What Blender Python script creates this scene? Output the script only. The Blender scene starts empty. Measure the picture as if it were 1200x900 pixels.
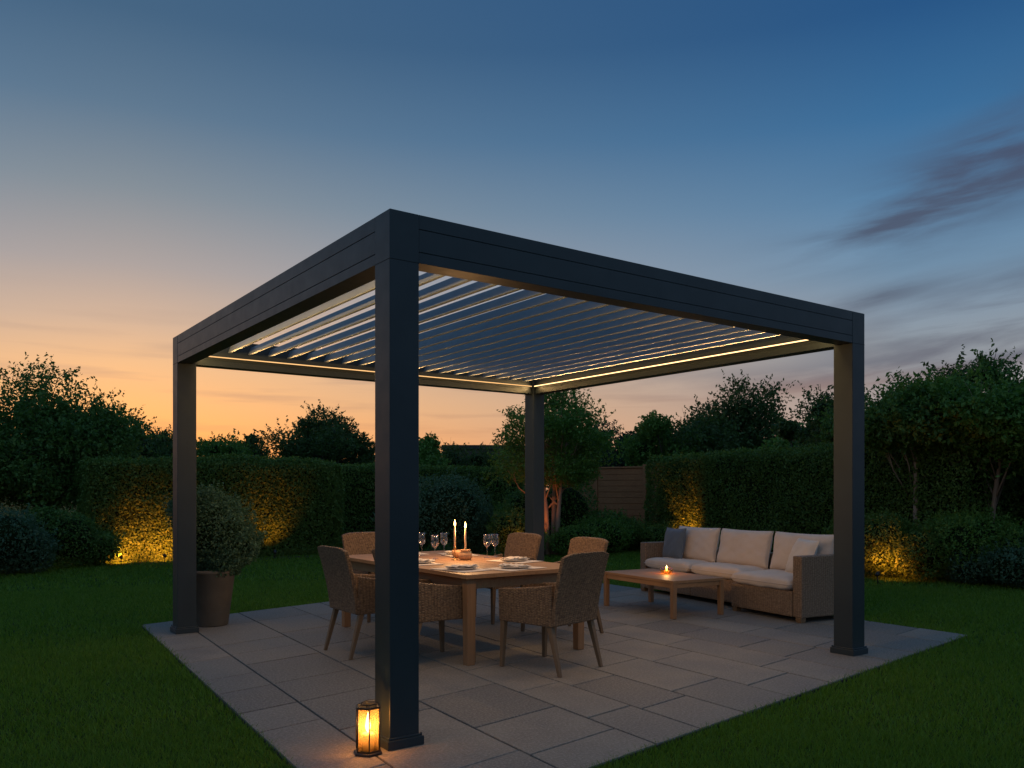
import bpy, bmesh, math, random
import numpy as np
from mathutils import Vector, Matrix
random.seed(7); rng = np.random.default_rng(7)
S = bpy.context.scene
C = S.collection
R = math.radians

# ------------------------------------------------------------------ camera
CAM = (-2.13, -4.12, 1.43); YAW = 35.73
cd = bpy.data.cameras.new('camera'); cam = bpy.data.objects.new('camera', cd); C.objects.link(cam)
cd.sensor_width = 36; cd.lens = 970.8/1200*36; cd.shift_y = 0.105
cd.clip_start = 0.05; cd.clip_end = 2000
cam.location = CAM; cam.rotation_euler = (R(90), 0, R(-YAW))
S.camera = cam
S.view_settings.view_transform = 'Standard'; S.view_settings.look = 'None'
S.view_settings.exposure = 0.0; S.view_settings.gamma = 1
S.view_settings.use_curve_mapping = False
S.cycles.max_bounces = 6; S.cycles.transparent_max_bounces = 6

SUNSET = 10.7            # compass direction (from +Y towards +X) of the afterglow
def lin(c):
    return tuple(((x/255)/12.92 if x/255 <= 0.04045 else ((x/255+0.055)/1.055)**2.4) for x in c)+(1,)

# ------------------------------------------------------------------ world
W = bpy.data.worlds.new('World'); S.world = W; W.use_nodes = True
nt = W.node_tree; nt.nodes.clear()
def N(nt, t, **kw):
    n = nt.nodes.new(t)
    for k, v in kw.items(): setattr(n, k, v)
    return n
def MA(nt, op, a, b=None, c=None, clamp=False):
    n = nt.nodes.new('ShaderNodeMath'); n.operation = op; n.use_clamp = clamp
    for i, v in enumerate((a, b, c)):
        if v is None: continue
        if isinstance(v, (int, float)): n.inputs[i].default_value = v
        else: nt.links.new(v, n.inputs[i])
    return n.outputs[0]
def MIX(nt, f, a, b, blend='MIX'):
    n = nt.nodes.new('ShaderNodeMix'); n.data_type = 'RGBA'; n.blend_type = blend
    for i, v in ((0, f), (6, a), (7, b)):
        if isinstance(v, (int, float)): n.inputs[i].default_value = v
        elif isinstance(v, tuple): n.inputs[i].default_value = v
        else: nt.links.new(v, n.inputs[i])
    return n.outputs[2]
def RAMP(nt, f, stops, interp='LINEAR'):
    n = nt.nodes.new('ShaderNodeValToRGB'); cr = n.color_ramp; cr.interpolation = interp
    while len(cr.elements) < len(stops): cr.elements.new(0.5)
    for e, (p, c) in zip(cr.elements, stops):
        e.position = p; e.color = c if len(c) == 4 else tuple(c)+(1,)
    nt.links.new(f, n.inputs[0]); return n.outputs[0]
def build_world():
    tc = N(nt, 'ShaderNodeTexCoord')
    sep = N(nt, 'ShaderNodeSeparateXYZ'); nt.links.new(tc.outputs['Generated'], sep.inputs[0])
    x, y, z = sep.outputs
    el = MA(nt, 'MULTIPLY', MA(nt, 'ARCSINE', z), 57.2958)
    f0 = Vector((math.sin(R(YAW)), math.cos(R(YAW)))); r0 = Vector((f0.y, -f0.x))
    def dot(v): return MA(nt, 'ADD', MA(nt, 'MULTIPLY', x, v.x), MA(nt, 'MULTIPLY', y, v.y))
    az = MA(nt, 'MULTIPLY', MA(nt, 'ARCTAN2', dot(r0), dot(f0)), 57.2958)
    s0 = Vector((math.sin(R(SUNSET)), math.cos(R(SUNSET))))
    hl = MA(nt, 'SQRT', MA(nt, 'ADD', MA(nt, 'MULTIPLY', x, x), MA(nt, 'MULTIPLY', y, y)))
    cc = MA(nt, 'DIVIDE', dot(s0), MA(nt, 'MAXIMUM', hl, 0.001))
    t = MA(nt, 'POWER', MA(nt, 'DIVIDE', MA(nt, 'SUBTRACT', 1.0, cc), 0.36, clamp=True), 0.62)
    e = MA(nt, 'DIVIDE', el, 90.0, clamp=True)
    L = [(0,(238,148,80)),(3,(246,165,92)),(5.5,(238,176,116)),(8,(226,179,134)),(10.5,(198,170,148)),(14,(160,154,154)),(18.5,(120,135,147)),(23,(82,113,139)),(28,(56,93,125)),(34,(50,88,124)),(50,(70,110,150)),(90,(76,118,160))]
    Q = [(0,(178,150,138)),(4,(164,150,148)),(9,(140,148,158)),(13.8,(108,140,168)),(18,(80,124,162)),(22.5,(50,104,150)),(28,(28,80,130)),(34,(24,74,124)),(50,(66,108,150)),(90,(76,118,160))]  # zenith stops of both ramps brightened out of view as added fill light
    K = [(0,(86,98,122)),(6,(104,120,144)),(14,(112,134,162)),(30,(92,128,160)),(90,(76,118,160))]   # the eastern sky behind the camera, brightened as blue fill for the foreground
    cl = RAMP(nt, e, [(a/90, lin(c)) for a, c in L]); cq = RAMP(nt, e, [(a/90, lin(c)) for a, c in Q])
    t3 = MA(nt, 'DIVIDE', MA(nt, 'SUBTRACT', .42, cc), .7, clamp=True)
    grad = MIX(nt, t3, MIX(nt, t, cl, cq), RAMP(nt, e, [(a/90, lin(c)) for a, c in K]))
    # thin evening clouds, laid out by compass direction and height above the horizon
    def blob(a0, e0, sl, sa, se):
        da = MA(nt, 'SUBTRACT', az, a0)
        u = MA(nt, 'DIVIDE', da, sa)
        v = MA(nt, 'DIVIDE', MA(nt, 'SUBTRACT', MA(nt, 'SUBTRACT', el, e0), MA(nt, 'MULTIPLY', da, sl)), se)
        return MA(nt, 'EXPONENT', MA(nt, 'MULTIPLY', MA(nt, 'ADD', MA(nt, 'MULTIPLY', u, u), MA(nt, 'MULTIPLY', v, v)), -1.0))
    comb = N(nt, 'ShaderNodeCombineXYZ')
    nt.links.new(MA(nt, 'MULTIPLY', az, 0.10), comb.inputs[0])
    nt.links.new(MA(nt, 'SUBTRACT', MA(nt, 'MULTIPLY', el, 0.62), MA(nt, 'MULTIPLY', az, 0.07)), comb.inputs[1])
    no = N(nt, 'ShaderNodeTexNoise'); nt.links.new(comb.outputs[0], no.inputs['Vector'])
    no.inputs['Scale'].default_value = 0.8; no.inputs['Detail'].default_value = 7; no.inputs['Roughness'].default_value = 0.55
    no.inputs['Distortion'].default_value = 0.25
    comb2 = N(nt, 'ShaderNodeCombineXYZ')
    nt.links.new(MA(nt, 'MULTIPLY', az, 0.07), comb2.inputs[0]); nt.links.new(MA(nt, 'MULTIPLY', el, 0.9), comb2.inputs[1])
    no2 = N(nt, 'ShaderNodeTexNoise'); nt.links.new(comb2.outputs[0], no2.inputs['Vector'])
    no2.inputs['Scale'].default_value = 1.0; no2.inputs['Detail'].default_value = 5; no2.inputs['Roughness'].default_value = 0.5
    nz = MA(nt, 'MULTIPLY', MA(nt, 'SUBTRACT', no.outputs[0], 0.34), 4.2, clamp=True)
    nz2 = MA(nt, 'MULTIPLY', MA(nt, 'SUBTRACT', no2.outputs[0], 0.50), 5.0, clamp=True)
    A = MA(nt, 'ADD', blob(31, 18.9, .30, 9, 2.6), MA(nt, 'MULTIPLY', blob(24, 16.3, .2, 4, 0.9), .5))
    B = MA(nt, 'ADD', blob(31, 10.4, .16, 10, 2.2), MA(nt, 'MULTIPLY', blob(23, 12.0, .15, 4, .6), .6))
    Cc = MA(nt, 'ADD', blob(27, 7.6, .10, 12, .7), MA(nt, 'MULTIPLY', blob(12, 7.5, 0.02, 12, .8), .45))
    big = MA(nt, 'MULTIPLY', MA(nt, 'ADD', MA(nt, 'ADD', A, B), Cc), nz, clamp=True)
    big = MA(nt, 'SMOOTH_MIN', big, 0.85, 0.2)
    low = MA(nt, 'MULTIPLY', MA(nt, 'MULTIPLY', nz2, blob(0, 5.2, 0, 400, 4.2)), 0.55)
    ccol = RAMP(nt, e, [(0, lin((176,118,84))), (4/90, lin((184,132,104))), (8/90, lin((104,106,120))), (13/90, lin((74,86,108))), (20/90, lin((64,76,104))), (1, lin((40,55,90)))])
    k = MA(nt, 'MAXIMUM', MA(nt, 'MULTIPLY', big, 1.15), low)
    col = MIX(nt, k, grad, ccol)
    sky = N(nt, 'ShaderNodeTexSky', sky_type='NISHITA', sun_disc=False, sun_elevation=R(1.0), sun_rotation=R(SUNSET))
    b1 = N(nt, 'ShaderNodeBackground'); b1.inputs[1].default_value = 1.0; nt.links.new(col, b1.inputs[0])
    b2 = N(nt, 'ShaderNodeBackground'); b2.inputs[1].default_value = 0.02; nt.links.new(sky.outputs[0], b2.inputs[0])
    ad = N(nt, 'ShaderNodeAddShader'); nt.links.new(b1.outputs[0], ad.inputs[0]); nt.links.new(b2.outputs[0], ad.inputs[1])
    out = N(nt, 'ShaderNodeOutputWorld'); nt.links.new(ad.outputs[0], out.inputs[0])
build_world()
# the last glow of the sun, low behind the trees
sd = bpy.data.lights.new('sun', 'SUN'); sd.energy = 0.12; sd.angle = R(12); sd.color = (1, .62, .35)
so = bpy.data.objects.new('sun', sd); C.objects.link(so)
d = Vector((-math.sin(R(SUNSET)), -math.cos(R(SUNSET)), -math.tan(R(7)))); so.rotation_euler = d.to_track_quat('-Z', 'Y').to_euler()

# ------------------------------------------------------------------ materials
M = {}
def mat(name, col, rough=.6, metal=0, spec=.5):
    m = bpy.data.materials.new(name); m.use_nodes = True; b = m.node_tree.nodes['Principled BSDF']
    b.inputs['Base Color'].default_value = tuple(col)+(1,); b.inputs['Roughness'].default_value = rough
    b.inputs['Metallic'].default_value = metal; b.inputs['Specular IOR Level'].default_value = spec
    M[name] = m; return m, m.node_tree, b
def tex_obj(t): return N(t, 'ShaderNodeTexCoord').outputs['Object']
def noise(t, vec, scale, detail=4, rough=.55):
    n = N(t, 'ShaderNodeTexNoise'); n.inputs['Scale'].default_value = scale; n.inputs['Detail'].default_value = detail
    n.inputs['Roughness'].default_value = rough
    if vec is not None: t.links.new(vec, n.inputs['Vector'])
    return n.outputs[0]
def mapping(t, vec, scale=(1,1,1), loc=(0,0,0)):
    n = N(t, 'ShaderNodeMapping'); n.inputs['Scale'].default_value = scale; n.inputs['Location'].default_value = loc
    t.links.new(vec, n.inputs[0]); return n.outputs[0]
def bump(t, b, h, strength=.3, dist=.01):
    n = N(t, 'ShaderNodeBump'); n.inputs['Strength'].default_value = strength; n.inputs['Distance'].default_value = dist
    t.links.new(h, n.inputs['Height']); t.links.new(n.outputs[0], b.inputs['Normal'])
def rgb(*c): return tuple(c)+(1,)

def m_metal(name, col, rough=.42):
    m, t, b = mat(name, col, rough, 0.15, .45); o = tex_obj(t)
    n = noise(t, o, 3.0, 3)
    t.links.new(MIX(t, n, rgb(*[c*.8 for c in col]), rgb(*[c*1.25 for c in col])), b.inputs['Base Color'])
    t.links.new(MA(t, 'ADD', MA(t, 'MULTIPLY', noise(t, o, 9, 4), .18), rough-.09), b.inputs['Roughness'])
    bump(t, b, noise(t, o, 900, 1), .06, .001)
m_metal('anthracite', (.026,.039,.045))
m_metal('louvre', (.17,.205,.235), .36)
m_metal('black_metal', (.02,.017,.015), .4)
m_metal('brass', (.45,.28,.12), .3); M['brass'].node_tree.nodes['Principled BSDF'].inputs['Metallic'].default_value = 1
mat('groove', (.008,.009,.01), .8)

def m_wood(name, c1, c2, axis='y', rough=.55):
    m, t, b = mat(name, c1, rough); o = tex_obj(t)
    sc = {'x': (1.2,22,22), 'y': (22,1.2,22), 'z': (22,22,1.2)}[axis]
    n = noise(t, mapping(t, o, sc), 1.6, 6, .65)
    c = RAMP(t, n, [(.3, rgb(*c1)), (.7, rgb(*c2))])
    n2 = noise(t, o, 2.2, 3)
    t.links.new(MIX(t, MA(t, 'MULTIPLY', n2, .5), c, rgb(*[q*.6 for q in c1])), b.inputs['Base Color'])
    bump(t, b, n, .25, .002)
m_wood('teak_x', (.30,.155,.065), (.42,.24,.115), 'x'); m_wood('teak_y', (.30,.155,.065), (.42,.24,.115), 'y'); m_wood('teak_z', (.27,.14,.06), (.38,.21,.10), 'z')
m_wood('chair_leg', (.16,.095,.045), (.25,.155,.08), 'z')
m_wood('fence_wood', (.32,.125,.045), (.46,.20,.08), 'y', .8)
m_wood('bark', (.055,.042,.03), (.11,.085,.06), 'z', .9)
m_wood('pale_bark', (.26,.19,.14), (.40,.30,.22), 'z', .85)

def m_wicker(name, c1, c2, kh=34.0, kz=150.0):
    m, t, b = mat(name, c1, .62)
    o = tex_obj(t); s = N(t, 'ShaderNodeSeparateXYZ'); t.links.new(o, s.inputs[0])
    wob = MA(t, 'MULTIPLY', MA(t, 'SUBTRACT', noise(t, o, 5, 2), .5), .035)
    h = MA(t, 'MULTIPLY', MA(t, 'ADD', MA(t, 'ADD', s.outputs[0], s.outputs[1]), wob), kh)
    v = MA(t, 'MULTIPLY', MA(t, 'ADD', s.outputs[2], wob), kz)
    par = MA(t, 'MULTIPLY', MA(t, 'FLOOR', h), math.pi/2)                 # alternate over / under
    st = MA(t, 'ABSOLUTE', MA(t, 'SINE', MA(t, 'ADD', MA(t, 'MULTIPLY', v, math.pi/2), par)))
    hx = MA(t, 'ABSOLUTE', MA(t, 'SINE', MA(t, 'MULTIPLY', h, math.pi)))
    hgt = MA(t, 'MULTIPLY', MA(t, 'POWER', st, .5), MA(t, 'POWER', hx, .4))
    strand = RAMP(t, noise(t, mapping(t, o, (38,38,70)), 1.0, 3), [(.35, rgb(0,0,0)), (.65, rgb(1,1,1))])
    c = MIX(t, strand, rgb(*c1), rgb(*c2))
    t.links.new(MIX(t, RAMP(t, hgt, [(.0, rgb(1,1,1)), (.55, rgb(0,0,0))]), c, rgb(*[q*.3 for q in c1])), b.inputs['Base Color'])  # gaps between strands darkened in the colour to read as shade
    bump(t, b, hgt, .9, .006)
m_wicker('wicker', (.125,.070,.034), (.29,.18,.095))
m_wicker('sofa_wicker', (.17,.105,.06), (.31,.21,.13), 30, 120)

def m_fabric(name, col, sc=420):
    m, t, b = mat(name, col, .92, 0, .2); o = tex_obj(t)
    w1 = N(t, 'ShaderNodeTexWave'); w1.inputs['Scale'].default_value = sc/6; w1.bands_direction = 'X'; t.links.new(o, w1.inputs[0])
    n = noise(t, o, 3.5, 4); n2 = noise(t, o, 240, 2)
    t.links.new(MIX(t, n, rgb(*[q*.86 for q in col]), rgb(*[min(1,q*1.1) for q in col])), b.inputs['Base Color'])
    h = MA(t, 'ADD', MA(t, 'MULTIPLY', n2, .08), MA(t, 'MULTIPLY', noise(t, o, 9, 3), .9))
    bump(t, b, h, .5, .02); b.inputs['Sheen Weight'].default_value = .2
m_fabric('cream_fabric', (.62,.52,.44)); m_fabric('pale_fabric', (.66,.58,.50)); m_fabric('grey_fabric', (.105,.135,.175)); m_fabric('napkin', (.72,.64,.55))

def m_paving():
    m, t, b = mat('paving', (.3,.27,.25), .72, 0, .35); o = tex_obj(t)
    at = N(t, 'ShaderNodeAttribute', attribute_name='tone'); 
    c = RAMP(t, at.outputs['Fac'], [(0, rgb(.145,.132,.108)), (.5, rgb(.205,.186,.150)), (1, rgb(.270,.237,.185))])
    n = noise(t, o, 2.4, 6, .6); n2 = noise(t, o, 60, 4, .7); n3 = noise(t, o, 260, 2)
    c = MIX(t, MA(t, 'MULTIPLY', RAMP(t, n, [(.35, rgb(1,1,1)), (.65, rgb(0,0,0))]), .6), c, rgb(.125,.115,.105))
    c = MIX(t, RAMP(t, n2, [(.45, rgb(0,0,0)), (.75, rgb(.7,.7,.7))]), c, rgb(.46,.42,.38))
    c = MIX(t, RAMP(t, n3, [(.5, rgb(0,0,0)), (.72, rgb(.8,.8,.8))]), c, rgb(.12,.11,.105))
    t.links.new(c, b.inputs['Base Color'])
    t.links.new(MA(t, 'ADD', MA(t, 'MULTIPLY', n, .3), .5), b.inputs['Roughness'])
    bump(t, b, MA(t, 'ADD', MA(t, 'MULTIPLY', n2, .7), MA(t, 'MULTIPLY', n, 1.2)), .7, .008)
m_paving()
m, t, b = mat('grout', (.03,.027,.025), .95); bump(t, b, noise(t, tex_obj(t), 90), .4, .01)
m, t, b = mat('soil', (.035,.024,.016), .95); bump(t, b, noise(t, tex_obj(t), 25), .8, .04)
def m_ground():
    m, t, b = mat('turf', (.02,.045,.01), .95, 0, .1); o = tex_obj(t)
    n = noise(t, o, .6, 5); n2 = noise(t, o, 35, 4)
    c = MIX(t, n, rgb(.045,.10,.014), rgb(.065,.135,.018))
    t.links.new(MIX(t, n2, c, rgb(.012,.022,.006)), b.inputs['Base Color']); bump(t, b, n2, .8, .03)
m_ground()
def m_leaf(name, c1, c2, c3, tr=.35):
    m = bpy.data.materials.new(name); m.use_nodes = True; t = m.node_tree; t.nodes.clear(); M[name] = m
    g = N(t, 'ShaderNodeNewGeometry'); rp = g.outputs['Random Per Island']
    o = tex_obj(t); n = noise(t, o, 1.3, 3)
    c = RAMP(t, MA(t, 'ADD', MA(t, 'MULTIPLY', rp, .65), MA(t, 'MULTIPLY', n, .35)), [(.15, rgb(*c1)), (.5, rgb(*c2)), (.85, rgb(*c3))])
    b = N(t, 'ShaderNodeBsdfPrincipled'); b.inputs['Roughness'].default_value = .55; b.inputs['Specular IOR Level'].default_value = .3
    t.links.new(c, b.inputs['Base Color'])
    tl = N(t, 'ShaderNodeBsdfTranslucent'); t.links.new(MIX(t, .5, c, rgb(c3[0]*1.3, c3[1]*1.3, c3[2]*.6)), tl.inputs[0])
    mx = N(t, 'ShaderNodeMixShader'); mx.inputs[0].default_value = tr
    t.links.new(b.outputs[0], mx.inputs[1]); t.links.new(tl.outputs[0], mx.inputs[2])
    ou = N(t, 'ShaderNodeOutputMaterial'); t.links.new(mx.outputs[0], ou.inputs[0])
m_leaf('hedge_leaf', (.045,.095,.018), (.085,.165,.03), (.16,.25,.055))
m_leaf('tree_leaf', (.04,.095,.022), (.075,.165,.036), (.14,.26,.06))
m_leaf('bright_leaf', (.055,.13,.02), (.095,.20,.034), (.16,.30,.06))
m_leaf('blue_leaf', (.036,.085,.048), (.065,.14,.08), (.12,.22,.13))
m_leaf('far_leaf', (.03,.06,.018), (.055,.105,.03), (.09,.16,.045))
m_leaf('fir_leaf', (.018,.04,.028), (.03,.06,.04), (.05,.09,.06))
m_leaf('grass_blade', (.058,.130,.012), (.095,.20,.020), (.15,.29,.035), .4)
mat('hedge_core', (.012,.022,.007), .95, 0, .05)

def m_emit(name, col, s):
    m = bpy.data.materials.new(name); m.use_nodes = True; t = m.node_tree; t.nodes.clear(); M[name] = m
    e = N(t, 'ShaderNodeEmission'); e.inputs[0].default_value = rgb(*col); e.inputs[1].default_value = s
    ou = N(t, 'ShaderNodeOutputMaterial'); t.links.new(e.outputs[0], ou.inputs[0])
m_emit('flame', (1,.55,.16), 22); m_emit('led', (1,.60,.26), 3.2); m_emit('led_dim', (1,.56,.22), 1.3); m_emit('spot_lens', (1,.6,.25), 6); m_emit('candle_glow', (1,.45,.10), 1.2); m_emit('lantern_bulb', (1,.72,.35), 14)
def m_glass(name, col=(1,1,1), rough=0.0, alpha=.12):
    # thin clear glass: mostly transparent, reflecting more towards the rim
    m = bpy.data.materials.new(name); m.use_nodes = True; t = m.node_tree; t.nodes.clear(); M[name] = m
    lw = N(t, 'ShaderNodeLayerWeight'); lw.inputs[0].default_value = .35
    tr = N(t, 'ShaderNodeBsdfTransparent'); tr.inputs[0].default_value = rgb(*col)
    gl = N(t, 'ShaderNodeBsdfGlossy'); gl.inputs['Roughness'].default_value = rough+.04
    mx = N(t, 'ShaderNodeMixShader'); t.links.new(MA(t, 'ADD', MA(t, 'MULTIPLY', lw.outputs['Facing'], .7), alpha*.4, clamp=True), mx.inputs[0])
    t.links.new(tr.outputs[0], mx.inputs[1]); t.links.new(gl.outputs[0], mx.inputs[2])
    ou = N(t, 'ShaderNodeOutputMaterial'); t.links.new(mx.outputs[0], ou.inputs[0])
m_glass('glass'); m_glass('amber_glass', (1,.78,.45), .1)
def m_frost():
    # frosted warm glass: part lets light through, part scatters it
    m = bpy.data.materials.new('frosted_glass'); m.use_nodes = True; t = m.node_tree; t.nodes.clear(); M['frosted_glass'] = m
    a = N(t, 'ShaderNodeBsdfTranslucent'); a.inputs[0].default_value = rgb(.95,.62,.30)
    tr = N(t, 'ShaderNodeBsdfTransparent'); tr.inputs[0].default_value = rgb(1,.85,.6)
    mx = N(t, 'ShaderNodeMixShader'); mx.inputs[0].default_value = .84
    t.links.new(a.outputs[0], mx.inputs[1]); t.links.new(tr.outputs[0], mx.inputs[2])
    ou = N(t, 'ShaderNodeOutputMaterial'); t.links.new(mx.outputs[0], ou.inputs[0])
m_frost()
m, t, b = mat('wax', (.78,.62,.42), .5); b.inputs['Subsurface Weight'].default_value = .3; b.inputs['Subsurface Radius'].default_value = (.03,.015,.006)
m, t, b = mat('ceramic', (.42,.24,.13), .6); bump(t, b, noise(t, tex_obj(t), 60), .3, .002)
m, t, b = mat('plate', (.62,.55,.48), .4); bump(t, b, noise(t, tex_obj(t), 30), .05, .002)
def m_pot():
    m, t, b = mat('pot', (.13,.11,.09), .8); o = tex_obj(t); n = noise(t, o, 6, 5)
    t.links.new(MIX(t, n, rgb(.10,.088,.07), rgb(.19,.165,.13)), b.inputs['Base Color']); bump(t, b, noise(t, mapping(t, o, (1,1,7)), 14, 4), .5, .006)
m_pot()
def m_render():
    m, t, b = mat('house_wall', (.10,.085,.075), .9); n = noise(t, tex_obj(t), 2, 4)
    t.links.new(MIX(t, n, rgb(.06,.05,.045), rgb(.10,.085,.075)), b.inputs['Base Color'])
    m, t, b = mat('roof_tile', (.05,.04,.04), .85); w = N(t, 'ShaderNodeTexWave', bands_direction='Z'); w.inputs['Scale'].default_value = 4
    t.links.new(tex_obj(t), w.inputs[0]); bump(t, b, w.outputs[1], .5, .05)
m_render(); mat('window_glass', (.02,.025,.03), .1, 0, .8)

# ------------------------------------------------------------------ mesh helpers
class MB:
    def __init__(s): s.v = []; s.f = []; s.mi = []; s.sm = []
    def add(s, vs, fs, mi=0, smooth=False, mtx=None):
        k = len(s.v)
        s.v += [tuple((mtx @ Vector(p))) if mtx else tuple(p) for p in vs]
        s.f += [[i+k for i in f] for f in fs]; s.mi += [mi]*len(fs); s.sm += [smooth]*len(fs); return s
    def box(s, x0, x1, y0, y1, z0, z1, mi=0, mtx=None):
        v = [(x, y, z) for z in (z0, z1) for y in (y0, y1) for x in (x0, x1)]
        return s.add(v, [(0,2,3,1),(4,5,7,6),(0,1,5,4),(2,6,7,3),(0,4,6,2),(1,3,7,5)], mi, mtx=mtx)
    def hexa(s, bot, top, mi=0):      # 4 bottom + 4 top points, counter-clockwise
        return s.add(list(bot)+list(top), [(3,2,1,0),(4,5,6,7),(0,1,5,4),(1,2,6,5),(2,3,7,6),(3,0,4,7)], mi)
    def leg(s, p0, p1, r0, r1, mi=0): # square tapered leg from p0 (foot) to p1
        b = [(p0[0]+a*r0, p0[1]+c*r0, p0[2]) for a, c in ((-1,-1),(1,-1),(1,1),(-1,1))]
        t = [(p1[0]+a*r1, p1[1]+c*r1, p1[2]) for a, c in ((-1,-1),(1,-1),(1,1),(-1,1))]
        return s.hexa(b, t, mi)
    def tube(s, pts, rad, n=8, mi=0, cap=True):
        pts = [Vector(p) for p in pts]; vs = []; fs = []
        for i, p in enumerate(pts):
            d = (pts[min(i+1, len(pts)-1)]-pts[max(i-1, 0)]).normalized()
            a = d.cross(Vector((0, 0, 1)) if abs(d.z) < .95 else Vector((1, 0, 0))).normalized(); b = d.cross(a)
            r = rad[i] if isinstance(rad, (list, tuple)) else rad
            for k in range(n):
                w = 2*math.pi*k/n; vs.append(p+a*math.cos(w)*r+b*math.sin(w)*r)
        for i in range(len(pts)-1):
            for k in range(n):
                fs.append((i*n+k, i*n+(k+1) % n, (i+1)*n+(k+1) % n, (i+1)*n+k))
        if cap: fs.append(tuple(range(n))[::-1]); fs.append(tuple((len(pts)-1)*n+k for k in range(n)))
        return s.add([tuple(v) for v in vs], fs, mi, True)
    def lathe(s, prof, n=24, c=(0,0), mi=0, cap0=True, cap1=True):
        vs = []; fs = []
        for r, z in prof:
            for k in range(n):
                w = 2*math.pi*k/n; vs.append((c[0]+r*math.cos(w), c[1]+r*math.sin(w), z))
        for i in range(len(prof)-1):
            for k in range(n): fs.append((i*n+k, i*n+(k+1) % n, (i+1)*n+(k+1) % n, (i+1)*n+k))
        if cap0: fs.append(tuple(range(n))[::-1])
        if cap1: fs.append(tuple((len(prof)-1)*n+k for k in range(n)))
        return s.add(vs, fs, mi, True)
    def build(s, name, mats, parent=None, bevel=0, loc=None, rz=0):
        me = bpy.data.meshes.new(name); me.from_pydata(s.v, [], s.f); me.update()
        ms = mats if isinstance(mats, (list, tuple)) else [mats]
        for m in ms: me.materials.append(M[m])
        me.polygons.foreach_set('material_index', s.mi); me.polygons.foreach_set('use_smooth', s.sm)
        o = bpy.data.objects.new(name, me); C.objects.link(o)
        if parent: o.parent = parent
        if loc: o.location = loc
        o.rotation_euler.z = rz
        if bevel:
            b = o.modifiers.new('bevel', 'BEVEL'); b.width = bevel; b.segments = 2; b.limit_method = 'ANGLE'; b.angle_limit = R(40)
        return o
def tag(o, label=None, cat=None, group=None, kind=None):
    if label: o['label'] = label
    if cat: o['category'] = cat
    if group: o['group'] = group
    if kind: o['kind'] = kind
    return o
def empty(name, loc, rz=0, **k):
    o = bpy.data.objects.new(name, None); o.empty_display_size = .1; C.objects.link(o); o.location = loc; o.rotation_euler.z = rz
    return tag(o, **k)
def copy_tree(o, parent=None):
    c = o.copy(); C.objects.link(c)
    if parent: c.parent = parent
    for ch in list(o.children): copy_tree(ch, c)
    return c
def plamp(name, loc, e, col, r=.02, parent=None):
    l = bpy.data.lights.new(name, 'POINT'); l.energy = e; l.color = col; l.shadow_soft_size = r
    o = bpy.data.objects.new(name, l); C.objects.link(o); o.location = loc
    if parent: o.parent = parent
    return o

# ------------------------------------------------------------------ foliage (leaf meshes built with numpy)
def fbm(p, s=1.0, seed=0):
    r = np.random.default_rng(seed); o = np.zeros(len(p)); a = 1; tot = 0
    for k in range(4):
        for _ in range(3):
            d = r.normal(size=3); d /= np.linalg.norm(d); ph = r.uniform(0, 6.28)
            o += a*np.sin(p@d*s*(2**k)+ph+1.3*np.sin(p@np.roll(d, 1)*s*(2**k)*.7+ph*2)); tot += a
        a *= .55
    return o/tot
def leaf_arrays(P, nrm, size, spread=.8, aspect=.5):
    """one folded pointed leaf (4 verts, 2 tris) at each point"""
    n = len(P); nn = nrm+rng.normal(size=(n, 3))*spread; nn /= np.linalg.norm(nn, axis=1)[:, None]
    t = rng.normal(size=(n, 3)); t -= nn*(t*nn).sum(1)[:, None]; t /= np.linalg.norm(t, axis=1)[:, None]
    b = np.cross(nn, t); s = size*rng.uniform(.6, 1.35, n)[:, None]
    v = np.empty((n, 4, 3)); v[:, 0] = P-t*s*.5; v[:, 2] = P+t*s*.5
    v[:, 1] = P+b*s*aspect*.5+nn*s*.12; v[:, 3] = P-b*s*aspect*.5+nn*s*.12
    return v.reshape(-1, 3)
def mesh_np(name, verts, nv, mats, extra=None):
    """verts (n*nv,3): leaves (nv=4, two tris) ; extra = (verts, tris) solid core with material 1"""
    n = len(verts)//nv
    if nv == 4:
        base = np.arange(n)[:, None]*4; tri = np.concatenate([base+[0,1,2], base+[0,2,3]], 1).reshape(-1, 3)
    else:
        base = np.arange(n)[:, None]*3; tri = base+[0,1,2]
    mi = np.zeros(len(tri), np.int32)
    if extra is not None:
        ev, ef = extra; tri = np.concatenate([tri, ef+len(verts)]); mi = np.concatenate([mi, np.ones(len(ef), np.int32)]); verts = np.concatenate([verts, ev])
    me = bpy.data.meshes.new(name)
    me.vertices.add(len(verts)); me.vertices.foreach_set('co', verts.astype(np.float32).ravel())
    me.loops.add(len(tri)*3); me.loops.foreach_set('vertex_index', tri.astype(np.int32).ravel())
    me.polygons.add(len(tri)); me.polygons.foreach_set('loop_start', np.arange(0, len(tri)*3, 3, dtype=np.int32))
    me.polygons.foreach_set('loop_total', np.full(len(tri), 3, np.int32)); me.polygons.foreach_set('material_index', mi)
    for m in mats: me.materials.append(M[m])
    me.update(calc_edges=True); return me
def link_mesh(name, me, parent=None, loc=None):
    o = bpy.data.objects.new(name, me); C.objects.link(o)
    if parent: o.parent = parent
    if loc: o.location = loc
    return o
def sphere_tris(nu=16, nv=10):
    vs = []; fs = []
    for j in range(nv+1):
        for i in range(nu):
            th = math.pi*j/nv; ph = 2*math.pi*i/nu; vs.append((math.sin(th)*math.cos(ph), math.sin(th)*math.sin(ph), math.cos(th)))
    for j in range(nv):
        for i in range(nu):
            a = j*nu+i; b_ = j*nu+(i+1) % nu; c = a+nu; d_ = b_+nu; fs += [(a, c, d_), (a, d_, b_)]
    return np.array(vs), np.array(fs)
SV, SF = sphere_tris()

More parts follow.
